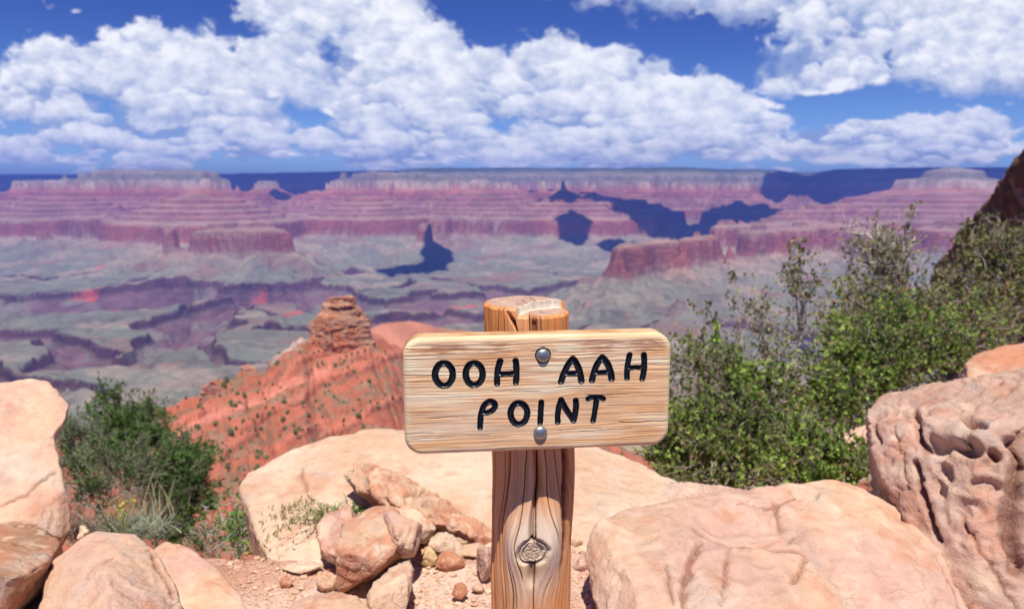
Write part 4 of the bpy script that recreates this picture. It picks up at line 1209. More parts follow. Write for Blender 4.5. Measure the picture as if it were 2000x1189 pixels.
# board frame: origin at its centre, u along the grain, v up, w out towards the camera
BT = .052
BC = at(1049.5, 764, 1.325)
yaw, roll = R(-6.3), R(0.05)
bu = Vector((math.cos(yaw), -math.sin(yaw), 0))
bw = Vector((-math.sin(yaw), -math.cos(yaw), 0))
bv = Vector((0, 0, 1))
rot = Matrix.Rotation(-roll, 3, bw * -1.0)
bu, bv = rot @ bu, rot @ bv
if bu.z < 0:
    rot = Matrix.Rotation(2 * roll, 3, bw * -1.0)
    bu, bv = rot @ bu, rot @ bv
MB_ = Matrix((bu, bv, bw)).transposed()


BC0 = BC.copy()


def uv_of(px, py):
    a, b_ = tanab(px, py)
    d = Vector((a, 1, b_))
    o = Vector((0, 0, CAM_H))
    t = (BC0 - o).dot(bw) / d.dot(bw)
    q = o + d * t - BC0
    return q.dot(bu), q.dot(bv)


uL, uR = uv_of(788, 770)[0], uv_of(1310, 760)[0]
vT, vB = uv_of(1050, 655)[1], uv_of(1050, 880)[1]
HX, HY, RC = (uR - uL) / 2, (vT - vB) / 2, .034
CU, CV = (uR + uL) / 2, (vT + vB) / 2
BC = BC + bu * CU + bv * CV


def rbox(u, v):
    qx, qy = np.abs(u) - (HX - RC), np.abs(v) - (HY - RC)
    return np.hypot(np.maximum(qx, 0), np.maximum(qy, 0)) + np.minimum(np.maximum(qx, qy), 0) - RC


def oval(cx, cy, rx, ry, n=26):
    return [(cx + rx * math.sin(t), cy - ry * math.cos(t)) for t in np.linspace(0, 2 * math.pi, n)]


def bez(*p, n=10):
    out = []
    for t in np.linspace(0, 1, n):
        q = [Vector(a) for a in p]
        while len(q) > 1:
            q = [a.lerp(b_, t) for a, b_ in zip(q[:-1], q[1:])]
        out.append((q[0].x, q[0].y))
    return out


LET = [('O', [(oval(867, 731, 17.3, 22), 5.7)]), ('O', [(oval(926, 730.5, 16.6, 21.5), 5.7)]),
       ('H', [(bez((977, 705), (970, 722), (971, 749)), 5.6), (bez((1007, 704.5), (1010.5, 724), (1007.5, 747)), 5.6), ([(974, 730.5), (1007, 729.5)], 5.2)]),
       ('A', [(bez((1118.5, 701), (1104, 716), (1096, 745)), 5.8), (bez((1119, 701), (1133, 716), (1135.5, 744)), 6.0), ([(1104, 730), (1131, 728.5)], 4.8)]),
       ('A', [(bez((1176, 698), (1162, 713), (1156.5, 742.5)), 5.8), (bez((1176.5, 698), (1192, 712), (1194.5, 739.5)), 6.0), ([(1163, 728), (1191, 726.5)], 4.8)]),
       ('H', [(bez((1230, 693), (1224, 714), (1224.5, 738.5)), 5.4), (bez((1257.5, 693), (1260.5, 714), (1254.5, 740)), 5.6), ([(1228, 718), (1258, 717.5)], 4.8)]),
       ('P', [(bez((958, 784), (942, 786), (938, 806), (937.5, 835)), 5.2), (bez((956, 783.5), (973, 783), (972, 806), (942, 807)), 5.2)]),
       ('O', [(oval(1013.5, 807.5, 16.3, 20.8), 5.6)]), ('I', [([(1057.2, 785), (1055.2, 826)], 5.2)]),
       ('N', [(bez((1096, 782), (1089, 795), (1089.2, 824)), 5.3), (bez((1096, 781), (1104, 800), (1120.5, 820)), 5.6), (bez((1120.3, 821), (1126, 803), (1124.8, 782)), 5.4)]),
       ('T', [(bez((1148.5, 779), (1152, 774), (1176, 774), (1178.5, 779)), 5.0), (bez((1165, 777), (1163, 800), (1158.5, 821.5)), 5.2)])]
NU, NV = 900, 420
gu, gv = np.meshgrid(np.linspace(-HX - .001, HX + .001, NU), np.linspace(-HY - .001, HY + .001, NV))
sd0 = rbox(gu, gv)
inside = sd0 < 0
# snap outside points onto the outline
gxs = (rbox(gu + 1e-5, gv) - rbox(gu - 1e-5, gv)) / 2e-5
gys = (rbox(gu, gv + 1e-5) - rbox(gu, gv - 1e-5)) / 2e-5
gu = np.where(inside, gu, gu - sd0 * gxs)
gv = np.where(inside, gv, gv - sd0 * gys)
px2m = abs(uv_of(1100, 760)[0] - uv_of(1000, 760)[0]) / 100
wobble = .0006 * fbm(gu * 90, gv * 90, 0, 3, seed=720)
field = np.full(gu.shape, 9.0)
which = np.full(gu.shape, -1)
for li, (ch, strokes) in enumerate(LET):
    for pts, hw in strokes:
        q = [(uv_of(*p)[0] - CU, uv_of(*p)[1] - CV) for p in pts]
        for p0, p1 in zip(q[:-1], q[1:]):
            dx, dy = p1[0] - p0[0], p1[1] - p0[1]
            t = np.clip(((gu - p0[0]) * dx + (gv - p0[1]) * dy) / (dx * dx + dy * dy + 1e-12), 0, 1)
            d = (np.hypot(gu - p0[0] - t * dx, gv - p0[1] - t * dy) + wobble) / (hw * px2m)
            which = np.where((d < field) & (d < 1.25), li, which)
            field = np.minimum(field, d)
field = field / 1.10
carve = np.where(field < 1, (1 - np.clip(field, 0, 1) ** 2.8), 0) * .0052
gwarp = gv + .0032 * fbm(gu * 5, gv * 14, 0, 3, seed=730) + .007 * np.exp(-(((gu - .02) / .09) ** 2 + ((gv + .03) / .03) ** 2)) * pn(gu * 12, gv * 12, 0, 731)
rg1 = pn(gu * 9, gwarp * 330, 0, 740)
rg2 = fbm(gu * 14, gwarp * 420, 0, 4, .6, seed=742)
rough = .55 + .45 * sstep(-.02, .06, gv)
relief = (.00050 * rg1 + .00038 * rg2) * rough
crk = np.zeros(gu.shape)
for (x0, x1, py, wd, dp) in [(786, 848, 735, .0011, .003), (786, 812, 683, .0007, .002), (1085, 1185, 758, .0007, .002), (1140, 1230, 774, .0010, .003), (1205, 1309, 826, .0011, .003), (1130, 1240, 841, .0006, .002),
                             (786, 850, 848, .0009, .002), (850, 960, 852, .0006, .002), (1085, 1180, 838, .0006, .0015), (960, 1060, 766, .0005, .0015), (830, 930, 818, .0005, .0015), (790, 870, 858, .0005, .001),
                             (1180, 1305, 793, .0004, .001), (1035, 1090, 686, .0008, .003), (1040, 1082, 699, .0006, .002), (1240, 1308, 808, .0005, .001)]:
    (ua, va), (ub, vb) = uv_of(x0, py), uv_of(x1, py)
    um, hw = (ua + ub) / 2 - CU, (ub - ua) / 2
    k = (1 - sstep(wd * .3, wd, np.abs(gwarp - (va - CV) + .0015 * pn(gu * 25, va * 90, 0, 745)))) * sstep(1.0, .8, np.abs(gu - um) / hw)
    relief = relief - dp * k
    crk = np.maximum(crk, k)
din = np.clip(-rbox(gu, gv), 0, 1)
RR = .010
rnd = RR - np.sqrt(np.clip(RR ** 2 - (RR - np.minimum(din, RR)) ** 2, 0, None))
bolt_uv = [tuple(np.array(uv_of(*p)) - (CU, CV)) for p in ((1060.6, 694), (1055, 844.5))]
hole = np.zeros(gu.shape)
dB = np.hypot(gu - bolt_uv[0][0], gv - bolt_uv[0][1])
hole = 1 - sstep(.0140, .0152, dB)
relief = relief - .004 * hole
lip = np.where((field >= 1) & (field < 1.35), 1 - (field - 1) / .35, 0)
W_ = -rnd + relief * sstep(0, .004, din) * sstep(.95, 1.1, field) - carve + .0 * lip
V2 = np.stack([gu.ravel(), gv.ravel(), W_.ravel()], -1)
F = grid_faces(NV, NU)
ins = inside.ravel()
F = F[ins[F].any(1)]
fc_f = field.ravel()[F].mean(1)
isl = fc_f < 1.0
wF = which.ravel()[F[:, 0]]
wood = np.array((.84, .50, .26))
c = lerp(wood, np.array((.92, .68, .45)), sstep(-.4, .5, fbm(gu * 7, gwarp * 60, 0, 4, seed=750))[..., None])
c = lerp(c, np.array((.66, .32, .11)), sstep(.05, .5, fbm(gu * 4, gwarp * 34, 4, 4, seed=752))[..., None] * .55)
c = lerp(c, np.array((.70, .52, .37)), (sstep(.1, .5, fbm(gu * 5, gwarp * 26, 9, 3, seed=754)) * sstep(.02, -.07, gv))[..., None] * .6)
c = c * (1.04 + .13 * np.tanh(rg1 * 2.5) * rough * .55 + .08 * rg2)[..., None]
c = c * (1 + .16 * fbm(gu * 11, gv * 16, 3, 3, seed=765))[..., None]
c = lerp(c, np.array((.55, .24, .08)), (sstep(.3, .9, -rg1 - .6 * rg2) * rough)[..., None] * .42)
band = np.exp(-((HY - gv - .021 - .006 * pn(gu * 9, 0, 0, 756)) / .016) ** 2) * np.clip(np.exp(-((gu + .175) / .05) ** 2) + .9 * np.exp(-((gu + .03 + .05) / .035) ** 2) * .8 + np.exp(-((gu - .11) / .045) ** 2) + .9 * np.exp(-((gu - .205) / .035) ** 2), .1, 1)
sc = sstep(.12, .42, band * (.55 + .8 * fbm(gu * 26, gwarp * 260, 0, 4, seed=758)))
c = lerp(c, np.array((.34, .11, .045)), sc[..., None] * .6)
c = lerp(c, np.array((.83, .64, .38)), (sstep(.016, .004, din))[..., None] * .55)
c = lerp(c, np.array((.12, .06, .03)), crk[..., None] * .85)
c = lerp(c, np.array((.03, .02, .015)), (hole * sstep(.013, .014, dB + 0 * gu) + hole * .6)[..., None].clip(0, 1))  # counterbore shadow round the upper bolt, painted near-black into the wood
c = lerp(c, np.array((.10, .07, .05)), (sstep(1.12, 1.0, field) * (field >= 1))[..., None] * .8)
CB = np.clip(c, .01, .9).reshape(-1, 3)
# outline side strip and back
nl = 600
ang = np.linspace(0, 2 * math.pi, nl, endpoint=False)
lo = np.zeros(nl)
hi = np.full(nl, 1.0)
for _ in range(40):
    mid = (lo + hi) / 2
    s_ = rbox(mid * np.cos(ang), mid * np.sin(ang))
    lo = np.where(s_ < 0, mid, lo)
    hi = np.where(s_ < 0, hi, mid)
ol = np.stack([lo * np.cos(ang), lo * np.sin(ang)], -1)
rows = [(0, -RR), (0, -RR - .008), (0, -BT + .006), (.0018, -BT + .0018), (.006, -BT), (.10, -BT)]
Vs = []
for ins_, ww in rows:
    k = 1 - ins_ / np.linalg.norm(ol, axis=1)[:, None]
    jig = .0003 * pn(ang * 30, ww * 300, 0, 760)[:, None]
    Vs.append(np.concatenate([ol * k * (1 + jig), np.full((nl, 1), ww)], 1))
Vs.append(np.array([[0, 0, -BT]]))
Vs = np.concatenate(Vs)
nb0 = len(V2)
Fs = grid_faces(len(rows), nl, nb0, wrap=True)[:, ::-1]
ctr = nb0 + len(rows) * nl
l0 = nb0 + (len(rows) - 1) * nl
Ft = np.array([[l0 + (i + 1) % nl, l0 + i, ctr] for i in range(nl)])[:, ::-1]
cs = lerp(np.array((.72, .46, .24)), np.array((.46, .24, .10)), sstep(-.2, .4, fbm(Vs[:, 0] * 12, Vs[:, 2] * 250, 0, 3, seed=762))[:, None])
M_board, nt, b = mat_new("cedar_board", 0.72, 0.25)
ca = nt.node('ShaderNodeVertexColor', layer_name='Col').outputs[0]
oc = nt.node('ShaderNodeTexCoord').outputs['Object']
nf = nt.noise(nt.scale3(oc, (26, 900, 900)), 1.0, 4, .65)
nt.put(b, 'Base Color', nt.mix(1.0, ca, nt.mix(nf, (.80, .77, .74), (1.2, 1.2, 1.2)), 'MULTIPLY'))
nt.put(b, 'Normal', nt.node('ShaderNodeBump', {'Height': nf, 'Strength': .45, 'Distance': .0012}).outputs[0])


def place(o):
    o.matrix_basis = Matrix.Translation(BC - PO) @ MB_.to_4x4()
    return o


def compact(V, F, C):
    u, inv = np.unique(F, return_inverse=True)
    return V[u], inv.reshape(F.shape), (C[u] if C is not None else None)


VA = np.concatenate([V2, Vs])
CA = np.concatenate([CB, np.clip(cs, .01, .9)])
Fw = F[~isl]
u_, inv_ = np.unique(np.concatenate([Fw.ravel(), Fs.ravel(), Ft.ravel()]), return_inverse=True)
k1, k2 = Fw.size, Fs.size
board = place(mesh_np('board', VA[u_], [inv_[:k1].reshape(-1, 4), inv_[k1:k1 + k2].reshape(-1, 4), inv_[k1 + k2:].reshape(-1, 3)], M_board, parent=sign, cols=CA[u_]))
M_ink, nt, b = mat_new("black_paint", 0.22, 0.5)
oc = nt.node('ShaderNodeTexCoord').outputs['Object']
nt.put(b, 'Base Color', (.010, .011, .013, 1))
nt.put(b, 'Roughness', nt.mr(nt.noise(oc, 130, 3), .3, .7, .22, .45))
nt.put(b, 'Normal', nt.node('ShaderNodeBump', {'Height': nt.noise(oc, 260, 4), 'Strength': .05, 'Distance': .0005}).outputs[0])
for li, (ch, _) in enumerate(LET):
    Fl = F[isl & (wF == li)]
    v_, f_, _c = compact(V2, Fl, None)
    lo_ = mesh_np('letter', v_, f_, M_ink, parent=board)
    lo_['label'] = 'routed black-painted letter ' + ch
# bolts
M_bolt, nt, b = mat_new("galvanised_steel", 0.38, 0.5)
oc = nt.node('ShaderNodeTexCoord').outputs['Object']
b.inputs['Metallic'].default_value = .85
nn = nt.noise(oc, 420, 5, .6)
nt.put(b, 'Base Color', nt.mix(nn, (.24, .25, .25), (.52, .53, .52)))
nt.put(b, 'Roughness', nt.mr(nn, .3, .7, .30, .55))
nt.put(b, 'Normal', nt.node('ShaderNodeBump', {'Height': nn, 'Strength': .4, 'Distance': .0008}).outputs[0])
for i, (bu_, bv_) in enumerate(bolt_uv):
    prof = [(.0001, .0062), (.003, .0060), (.0064, .0054), (.0094, .0042), (.0114, .0026), (.0127, .0006), (.0131, -.0012), (.0118, -.0022), (.006, -.0022)]
    a_ = np.linspace(0, 2 * math.pi, 40, endpoint=False)
    base = .0012 if i == 0 else .0022
    vb_ = np.array([[p[0] * math.cos(t) * (1 + .02 * math.sin(3 * t + i)), p[0] * math.sin(t), p[1] + base] for p in prof for t in a_])
    bo = place(mesh_np('bolt', vb_ + np.array((bu_, bv_, 0)), grid_faces(len(prof), 40, wrap=True), M_bolt, parent=sign))
# ------------------------------------------------------------------ plants
def leaf_mat(name, cols, rough=.6, trans=.35):
    mt, nt, b = mat_new(name, rough, .3)
    ca = nt.node('ShaderNodeVertexColor', layer_name='Col').outputs[0]
    nt.put(b, 'Base Color', ca)
    tr = nt.node('ShaderNodeBsdfTranslucent', {'Color': ca})
    mx = nt.node('ShaderNodeMixShader', {0: trans, 1: b.outputs[0], 2: tr.outputs[0]})
    nt.put(mt.node_tree.nodes['Material Output'], 'Surface', mx.outputs[0])
    return mt


M_leaf = leaf_mat('leaf_green', None)
M_bark, nt, b = mat_new('grey_bark', .9, .1)
ca = nt.node('ShaderNodeVertexColor', layer_name='Col').outputs[0]
nt.put(b, 'Base Color', nt.mix(1.0, ca, nt.mix(nt.noise(nt.node('ShaderNodeTexCoord').outputs['Object'], 60, 4), (.6, .6, .6), (1.4, 1.4, 1.4)), 'MULTIPLY'))


class Tubes:
    def __init__(s, sides=5):
        s.v, s.f, s.c, s.n, s.k = [], [], [], 0, sides

    def add(s, pts, r0, r1, col=(.3, .26, .22)):
        pts = np.asarray(pts, float)
        m, k = len(pts), s.k
        d = np.gradient(pts, axis=0)
        d /= np.linalg.norm(d, axis=1)[:, None] + 1e-9
        up = np.array((0, 0, 1.0)) if abs(d[0, 2]) < .9 else np.array((1.0, 0, 0))
        a = np.cross(d, up)
        a /= np.linalg.norm(a, axis=1)[:, None] + 1e-9
        b_ = np.cross(d, a)
        rr = np.linspace(r0, r1, m)[:, None, None]
        t = np.linspace(0, 2 * math.pi, k, endpoint=False)
        ring = pts[:, None, :] + rr * (a[:, None, :] * np.cos(t)[None, :, None] + b_[:, None, :] * np.sin(t)[None, :, None])
        s.v.append(ring.reshape(-1, 3))
        s.f.append(grid_faces(m, k, s.n, wrap=True))
        s.c.append(np.repeat(np.asarray(col, float)[None], m * k, 0))
        s.n += m * k

    def build(s, name, mat, parent=None, org=(0, 0, 0)):
        return mesh_np(name, np.concatenate(s.v) - np.array(org), np.concatenate(s.f), mat, parent=parent, cols=np.concatenate(s.c))


def leaves(P, D, size, rg, cols, aspect=.55, jitter=.22, fold=.3):
    """rhombic folded leaves at points P pointing along D"""
    n = len(P)
    D = D / (np.linalg.norm(D, axis=1)[:, None] + 1e-9)
    rnd = rg.normal(size=(n, 3))
    S_ = np.cross(D, rnd)
    S_ /= np.linalg.norm(S_, axis=1)[:, None] + 1e-9
    N_ = np.cross(D, S_)
    L = size * np.exp(rg.normal(size=(n, 1)) * jitter)
    Wd = L * aspect
    v0, v2 = P, P + D * L
    v1, v3 = P + D * L * .5 + S_ * Wd * .5 + N_ * L * fold * .3, P + D * L * .5 - S_ * Wd * .5 + N_ * L * fold * .3
    V = np.stack([v0, v1, v2, v3], 1).reshape(-1, 3)
    i = np.arange(n)[:, None] * 4
    F_ = np.concatenate([i + np.array([[0, 1, 2]]), i + np.array([[0, 2, 3]])])
    c = np.repeat(cols, 4, 0)
    return V, F_, c


def pal(rg, n, base, other, third=None, pthird=.0):
    t = rg.rand(n, 1)
    c = lerp(np.array(base), np.array(other), t) * np.exp(rg.normal(size=(n, 1)) * .18)
    if third is not None:
        m = rg.rand(n, 1) < pthird
        c = np.where(m, np.array(third), c)
    return np.clip(c, .01, .8)


def wander(p, q, n, amp, rg, sag=0):
    t = np.linspace(0, 1, n)[:, None]
    pts = np.asarray(p)[None] * (1 - t) + np.asarray(q)[None] * t
    off = np.cumsum(rg.normal(size=(n, 3)), 0)
    off = off - off[0] - t * (off[-1] - off[0])
    ln = np.linalg.norm(np.asarray(q) - np.asarray(p))
    pts = pts + off * amp * ln / math.sqrt(n)
    pts[:, 2] += sag * ln * np.sin(t[:, 0] * math.pi)
    return pts


def shrub(name, label, base, clumps, seed, twigs=11, lpt=14, tw=.22, lsize=.014, colA=(.10, .19, .035), colB=(.17, .27, .05), third=None, pthird=0., bark=(.34, .29, .25), stem_r=.012,
          cat='shrub', group=None, leafname='foliage', nstem=5, up=.55, bare=0, tube_sides=4, aspect=.6, twr=.0018, lmat=None):
    """clumps: (px, py, y, radius). Stems run from the base to the clumps, twigs burst from each clump and carry the leaves."""
    rg = np.random.RandomState(seed)
    b0 = np.array(at(*base))
    root = empty(name, tuple(b0))
    tb = Tubes(tube_sides)
    C_ = np.array([at(c[0], c[1], c[2]) for c in clumps])
    rad = np.array([c[3] for c in clumps])
    # main forks: cluster the clumps about a few anchors
    an = C_[rg.permutation(len(C_))[:nstem]]
    forks = []
    for a_ in an:
        f_ = b0 + (a_ - b0) * rg.uniform(.35, .6) + rg.normal(size=3) * .04
        pts = wander(b0 + rg.normal(size=3) * .02, f_, 9, .16, rg, sag=.1)
        tb.add(pts, stem_r, stem_r * .6, np.array(bark) * rg.uniform(.85, 1.25))
        if rg.rand() < .7:                                    # a dead pale limb reaching out
            e_ = f_ + rg.normal(size=3) * .16 + np.array((0, -.15, .15))
            tb.add(wander(f_, e_, 9, .2, rg), stem_r * .5, stem_r * .15, (.52, .47, .41))
        forks.append(f_)
    forks = np.array(forks)
    LP, LD, LT = [], [], []
    lpt0 = lpt
    for ci, (c0, r_) in enumerate(zip(C_, rad)):
        f_ = forks[np.argmin(np.linalg.norm(forks - c0, axis=1) + rg.rand(len(forks)) * .1)]
        pts = wander(f_, c0, 9, .15, rg, sag=.06)
        tb.add(pts, stem_r * .55, stem_r * .2, np.array(bark) * rg.uniform(.85, 1.35))
        lpt = max(3, int(lpt0 * (.35 + 1.3 * rg.rand() ** 1.3)))
        tint = rg.uniform(.55, 1.35)
        main = c0 - f_
        main /= np.linalg.norm(main) + 1e-9
        for k in range(twigs):
            s0 = pts[rg.randint(4, 9)] + rg.normal(size=3) * r_ * .12
            d = rg.normal(size=3) + main * .7 + np.array((0, 0, up))
            d /= np.linalg.norm(d)
            ln = r_ * rg.uniform(.7, 1.5)
            tp = wander(s0, s0 + d * ln, 7, .14, rg)
            tb.add(tp, twr * 1.5, twr * .6, np.array(bark) * rg.uniform(.8, 1.5))
            if rg.rand() < bare:
                continue
            for j in range(2):
                i0 = rg.randint(2, 6)
                d2 = d + rg.normal(size=3) * .6
                d2 /= np.linalg.norm(d2)
                t2 = wander(tp[i0], tp[i0] + d2 * ln * rg.uniform(.3, .6), 5, .12, rg)
                tb.add(t2, twr, twr * .5, np.array(bark) * rg.uniform(.8, 1.4))
                nl_ = lpt // 3
                u = rg.rand(nl_) ** .8 * 3.99
                i_ = u.astype(int)
                fr = (u - i_)[:, None]
                LT.append(np.full((nl_, 1), tint))
                LP.append(t2[i_] * (1 - fr) + t2[i_ + 1] * fr + rg.normal(size=(nl_, 3)) * .004)
                LD.append(d2 + rg.normal(size=(nl_, 3)) * .8)
            nl_ = lpt - 2 * (lpt // 3)
            u = 1 + rg.rand(nl_) * 4.99
            i_ = u.astype(int)
            fr = (u - i_)[:, None]
            LT.append(np.full((nl_, 1), tint))
            LP.append(tp[i_] * (1 - fr) + tp[i_ + 1] * fr + rg.normal(size=(nl_, 3)) * .004)
            LD.append(d + rg.normal(size=(nl_, 3)) * .8)
    P, D = np.concatenate(LP), np.concatenate(LD)
    V, F_, c = leaves(P, D, lsize, rg, np.clip(pal(rg, len(P), colA, colB, third, pthird) * np.concatenate(LT), .01, .8), aspect)
    tb.build('branches', M_bark, root, b0)
    mesh_np(leafname, V - b0, F_, lmat or M_leaf, parent=root, cols=c, smooth=False)
    return tag(root, label, cat, group)


def fill(poly, n, y0, y1, r0, r1, seed, yfun=None):
    """n clump centres inside a patch outline given in photograph pixels, each at its own distance"""
    rg = np.random.RandomState(seed)
    xs, ys_ = [p[0] for p in poly], [p[1] for p in poly]
    out = []
    while len(out) < n:
        x, y = rg.uniform(min(xs), max(xs)), rg.uniform(min(ys_), max(ys_))
        ins = False
        for i in range(len(poly)):
            x1, y1_ = poly[i]
            x2, y2_ = poly[i - 1]
            if (y1_ > y) != (y2_ > y) and x < (x2 - x1) * (y - y1_) / (y2_ - y1_) + x1:
                ins = not ins
        if ins:
            t = (y - min(ys_)) / (max(ys_) - min(ys_))
            out.append((x, y, lerp(y1, y0, t * .7 + .3 * rg.rand()), rg.uniform(r0, r1)))
    return out


G1 = dict(colA=(.07, .125, .02), colB=(.36, .50, .09), third=(.32, .22, .10), pthird=.10, aspect=.75, bark=(.27, .21, .17), twr=.0018)
G2 = dict(colA=(.08, .105, .035), colB=(.34, .38, .09), third=(.34, .20, .10), pthird=.2, aspect=.75, twr=.0020)
shrub('leafy_shrub', 'dense green shrub with small bright leaves right behind the sign board', (1400, 960, 4.6),
      fill([(1245, 905), (1300, 800), (1320, 700), (1400, 660), (1480, 690), (1540, 760), (1560, 860), (1500, 930), (1380, 950), (1280, 940)], 80, 4.1, 5.2, .10, .20, 1), 801, twigs=11, lpt=17, lsize=.029, nstem=8, **G1)
shrub('leafy_shrub', 'bright green low shrub between the pale boulder and the pitted boulder', (1620, 945, 4.2),
      fill([(1480, 940), (1500, 860), (1560, 830), (1600, 870), (1640, 900), (1690, 890), (1695, 940), (1600, 955)], 34, 3.7, 4.3, .09, .15, 2), 802, twigs=11, lpt=17, lsize=.028, nstem=5, **G1)
shrub('leafy_shrub', 'dense green shrub behind the pitted boulder', (1720, 850, 5.2),
      fill([(1540, 830), (1560, 720), (1640, 640), (1760, 600), (1880, 600), (1990, 620), (1960, 680), (1860, 710), (1760, 750), (1700, 790), (1680, 830), (1600, 850)], 95, 4.6, 6.0, .11, .22, 3), 803, twigs=11, lpt=17, lsize=.032, nstem=8, **G1)
shrub('twiggy_shrub', 'open shrub with bare grey twigs and sparse leaves rising right of the sign', (1560, 800, 5.4),
      fill([(1400, 700), (1450, 620), (1490, 540), (1540, 500), (1590, 520), (1620, 620), (1640, 700), (1560, 740), (1450, 740)], 24, 5.0, 5.8, .10, .18, 4) +
      [(1548, 505, 5.5, .10), (1560, 480, 5.5, .07), (1435, 548, 5.3, .10), (1470, 560, 5.3, .10), (1395, 620, 5.1, .12), (1600, 545, 5.5, .1), (1330, 660, 5.0, .10), (1370, 690, 5.0, .14), (1300, 700, 4.8, .12)],
      804, twigs=8, lpt=11, lsize=.024, nstem=10, bare=.2, stem_r=.014, bark=(.40, .34, .28), **G2)
shrub('small_tree', 'small gnarled tree with a pale twisted trunk standing above the shrubs', (1800, 720, 7.0),
      fill([(1660, 455), (1700, 435), (1780, 440), (1805, 480), (1790, 530), (1700, 520), (1660, 500)], 24, 6.6, 7.3, .12, .20, 5) + fill([(1640, 520), (1700, 500), (1760, 540), (1720, 580), (1650, 590)], 9, 6.6, 7.2, .12, .2, 6) +
      [(1786, 410, 7.0, .06), (1815, 505, 6.9, .15)], 805, twigs=9, lpt=13, lsize=.027, nstem=5, bare=.2, stem_r=.035, bark=(.48, .42, .37), cat='tree', **G2)
shrub('large_shrub', 'tall dark green shrub below the dark cliff at the right edge', (1960, 720, 7.2),
      fill([(1790, 610), (1830, 550), (1870, 520), (1900, 480), (1960, 450), (2090, 450), (2090, 660), (1960, 640), (1860, 640)], 84, 6.2, 7.4, .12, .24, 7) + [(1905, 440, 7.2, .12), (1925, 425, 7.2, .10), (1900, 470, 7.2, .14), (1950, 435, 7.3, .1)], 806, twigs=11, lpt=15, lsize=.033, nstem=9, bare=.1,
      stem_r=.025, **G2)
shrub('low_bush', 'olive green scrub filling the gap between the small tree and the dense shrubs', (1700, 760, 6.2),
      fill([(1600, 700), (1620, 620), (1680, 570), (1760, 560), (1820, 590), (1800, 650), (1700, 690)], 44, 5.6, 6.6, .14, .26, 8), 807, twigs=11, lpt=15, lsize=.032, nstem=6, bare=.12, **G2)
shrub('dry_bush', 'grey leafless brushwood low beside the right side of the sign board', (1300, 900, 5.6),
      fill([(1235, 880), (1300, 720), (1330, 650), (1420, 640), (1500, 700), (1480, 780), (1360, 830)], 22, 5.3, 6.2, .14, .26, 9), 808, twigs=10, lpt=5, lsize=.024, nstem=8, bare=.4, bark=(.36, .30, .25), **G2)

# left: junipers, pale bush, sage, weeds
J = dict(colA=(.035, .085, .018), colB=(.15, .27, .05), third=(.20, .31, .09), pthird=.12, aspect=.28, leafname='foliage', bark=(.30, .24, .2))
shrub('juniper', 'dark green juniper with upright tufts standing on the slope left of the red ridge', (300, 1000, 6.6),
      fill([(175, 800), (205, 765), (235, 770), (255, 800), (290, 785), (320, 800), (345, 850), (340, 930), (300, 960), (240, 900), (190, 900)], 44, 6.0, 7.2, .10, .19, 21), 821, twigs=14, lpt=34, lsize=.038, nstem=6, up=.5, **J)
shrub('juniper', 'dark green juniper spreading to the right of the sagebrush tuft', (370, 1040, 5.4),
      fill([(320, 900), (360, 870), (400, 880), (430, 930), (425, 960), (390, 1000), (350, 1040), (300, 1040), (290, 960)], 38, 5.0, 5.8, .08, .15, 22), 822, twigs=14, lpt=34, lsize=.032, nstem=6, up=.5, **J)
shrub('pale_bush', 'pale grey-green feathery bush beside the tall left slab', (170, 960, 5.6),
      fill([(112, 890), (118, 830), (140, 815), (180, 815), (205, 850), (200, 890), (150, 910)], 14, 5.2, 5.8, .08, .15, 23), 823, twigs=12, lpt=26, lsize=.030, nstem=6, up=1.2,
      colA=(.15, .21, .09), colB=(.27, .33, .16), third=(.30, .32, .2), pthird=.2, aspect=.2, bark=(.3, .27, .2))
shrub('low_bush', 'dark green low bush filling the slope beneath the pale bush', (190, 1010, 5.2),
      fill([(125, 960), (130, 900), (200, 890), (280, 900), (300, 950), (240, 960), (160, 985)], 18, 4.9, 5.5, .12, .2, 24), 824, twigs=12, lpt=26, lsize=.026, nstem=6, up=.8, **J)
shrub('seedling', 'spindly bright green seedling with grey stems at the left end of the pale slab', (470, 1120, 3.6),
      fill([(420, 1000), (440, 980), (490, 960), (500, 1010), (505, 1080), (500, 1125), (460, 1110), (440, 1050)], 20, 3.3, 3.7, .05, .09, 25), 825, twigs=5, lpt=9, lsize=.020, nstem=5, up=1.2, colA=(.10, .24, .03), colB=(.22, .36, .06), bark=(.42, .38, .33), stem_r=.004)
shrub('weed', 'low green weed sprouting under the juniper beside the red rubble', (400, 1090, 4.2),
      fill([(370, 1070), (390, 1020), (430, 1010), (440, 1060), (420, 1095)], 12, 4.0, 4.3, .05, .09, 26), 826, twigs=6, lpt=9, lsize=.020, nstem=4, up=1.0, colA=(.10, .20, .03), colB=(.20, .30, .07), bark=(.42, .38, .33), stem_r=.004)


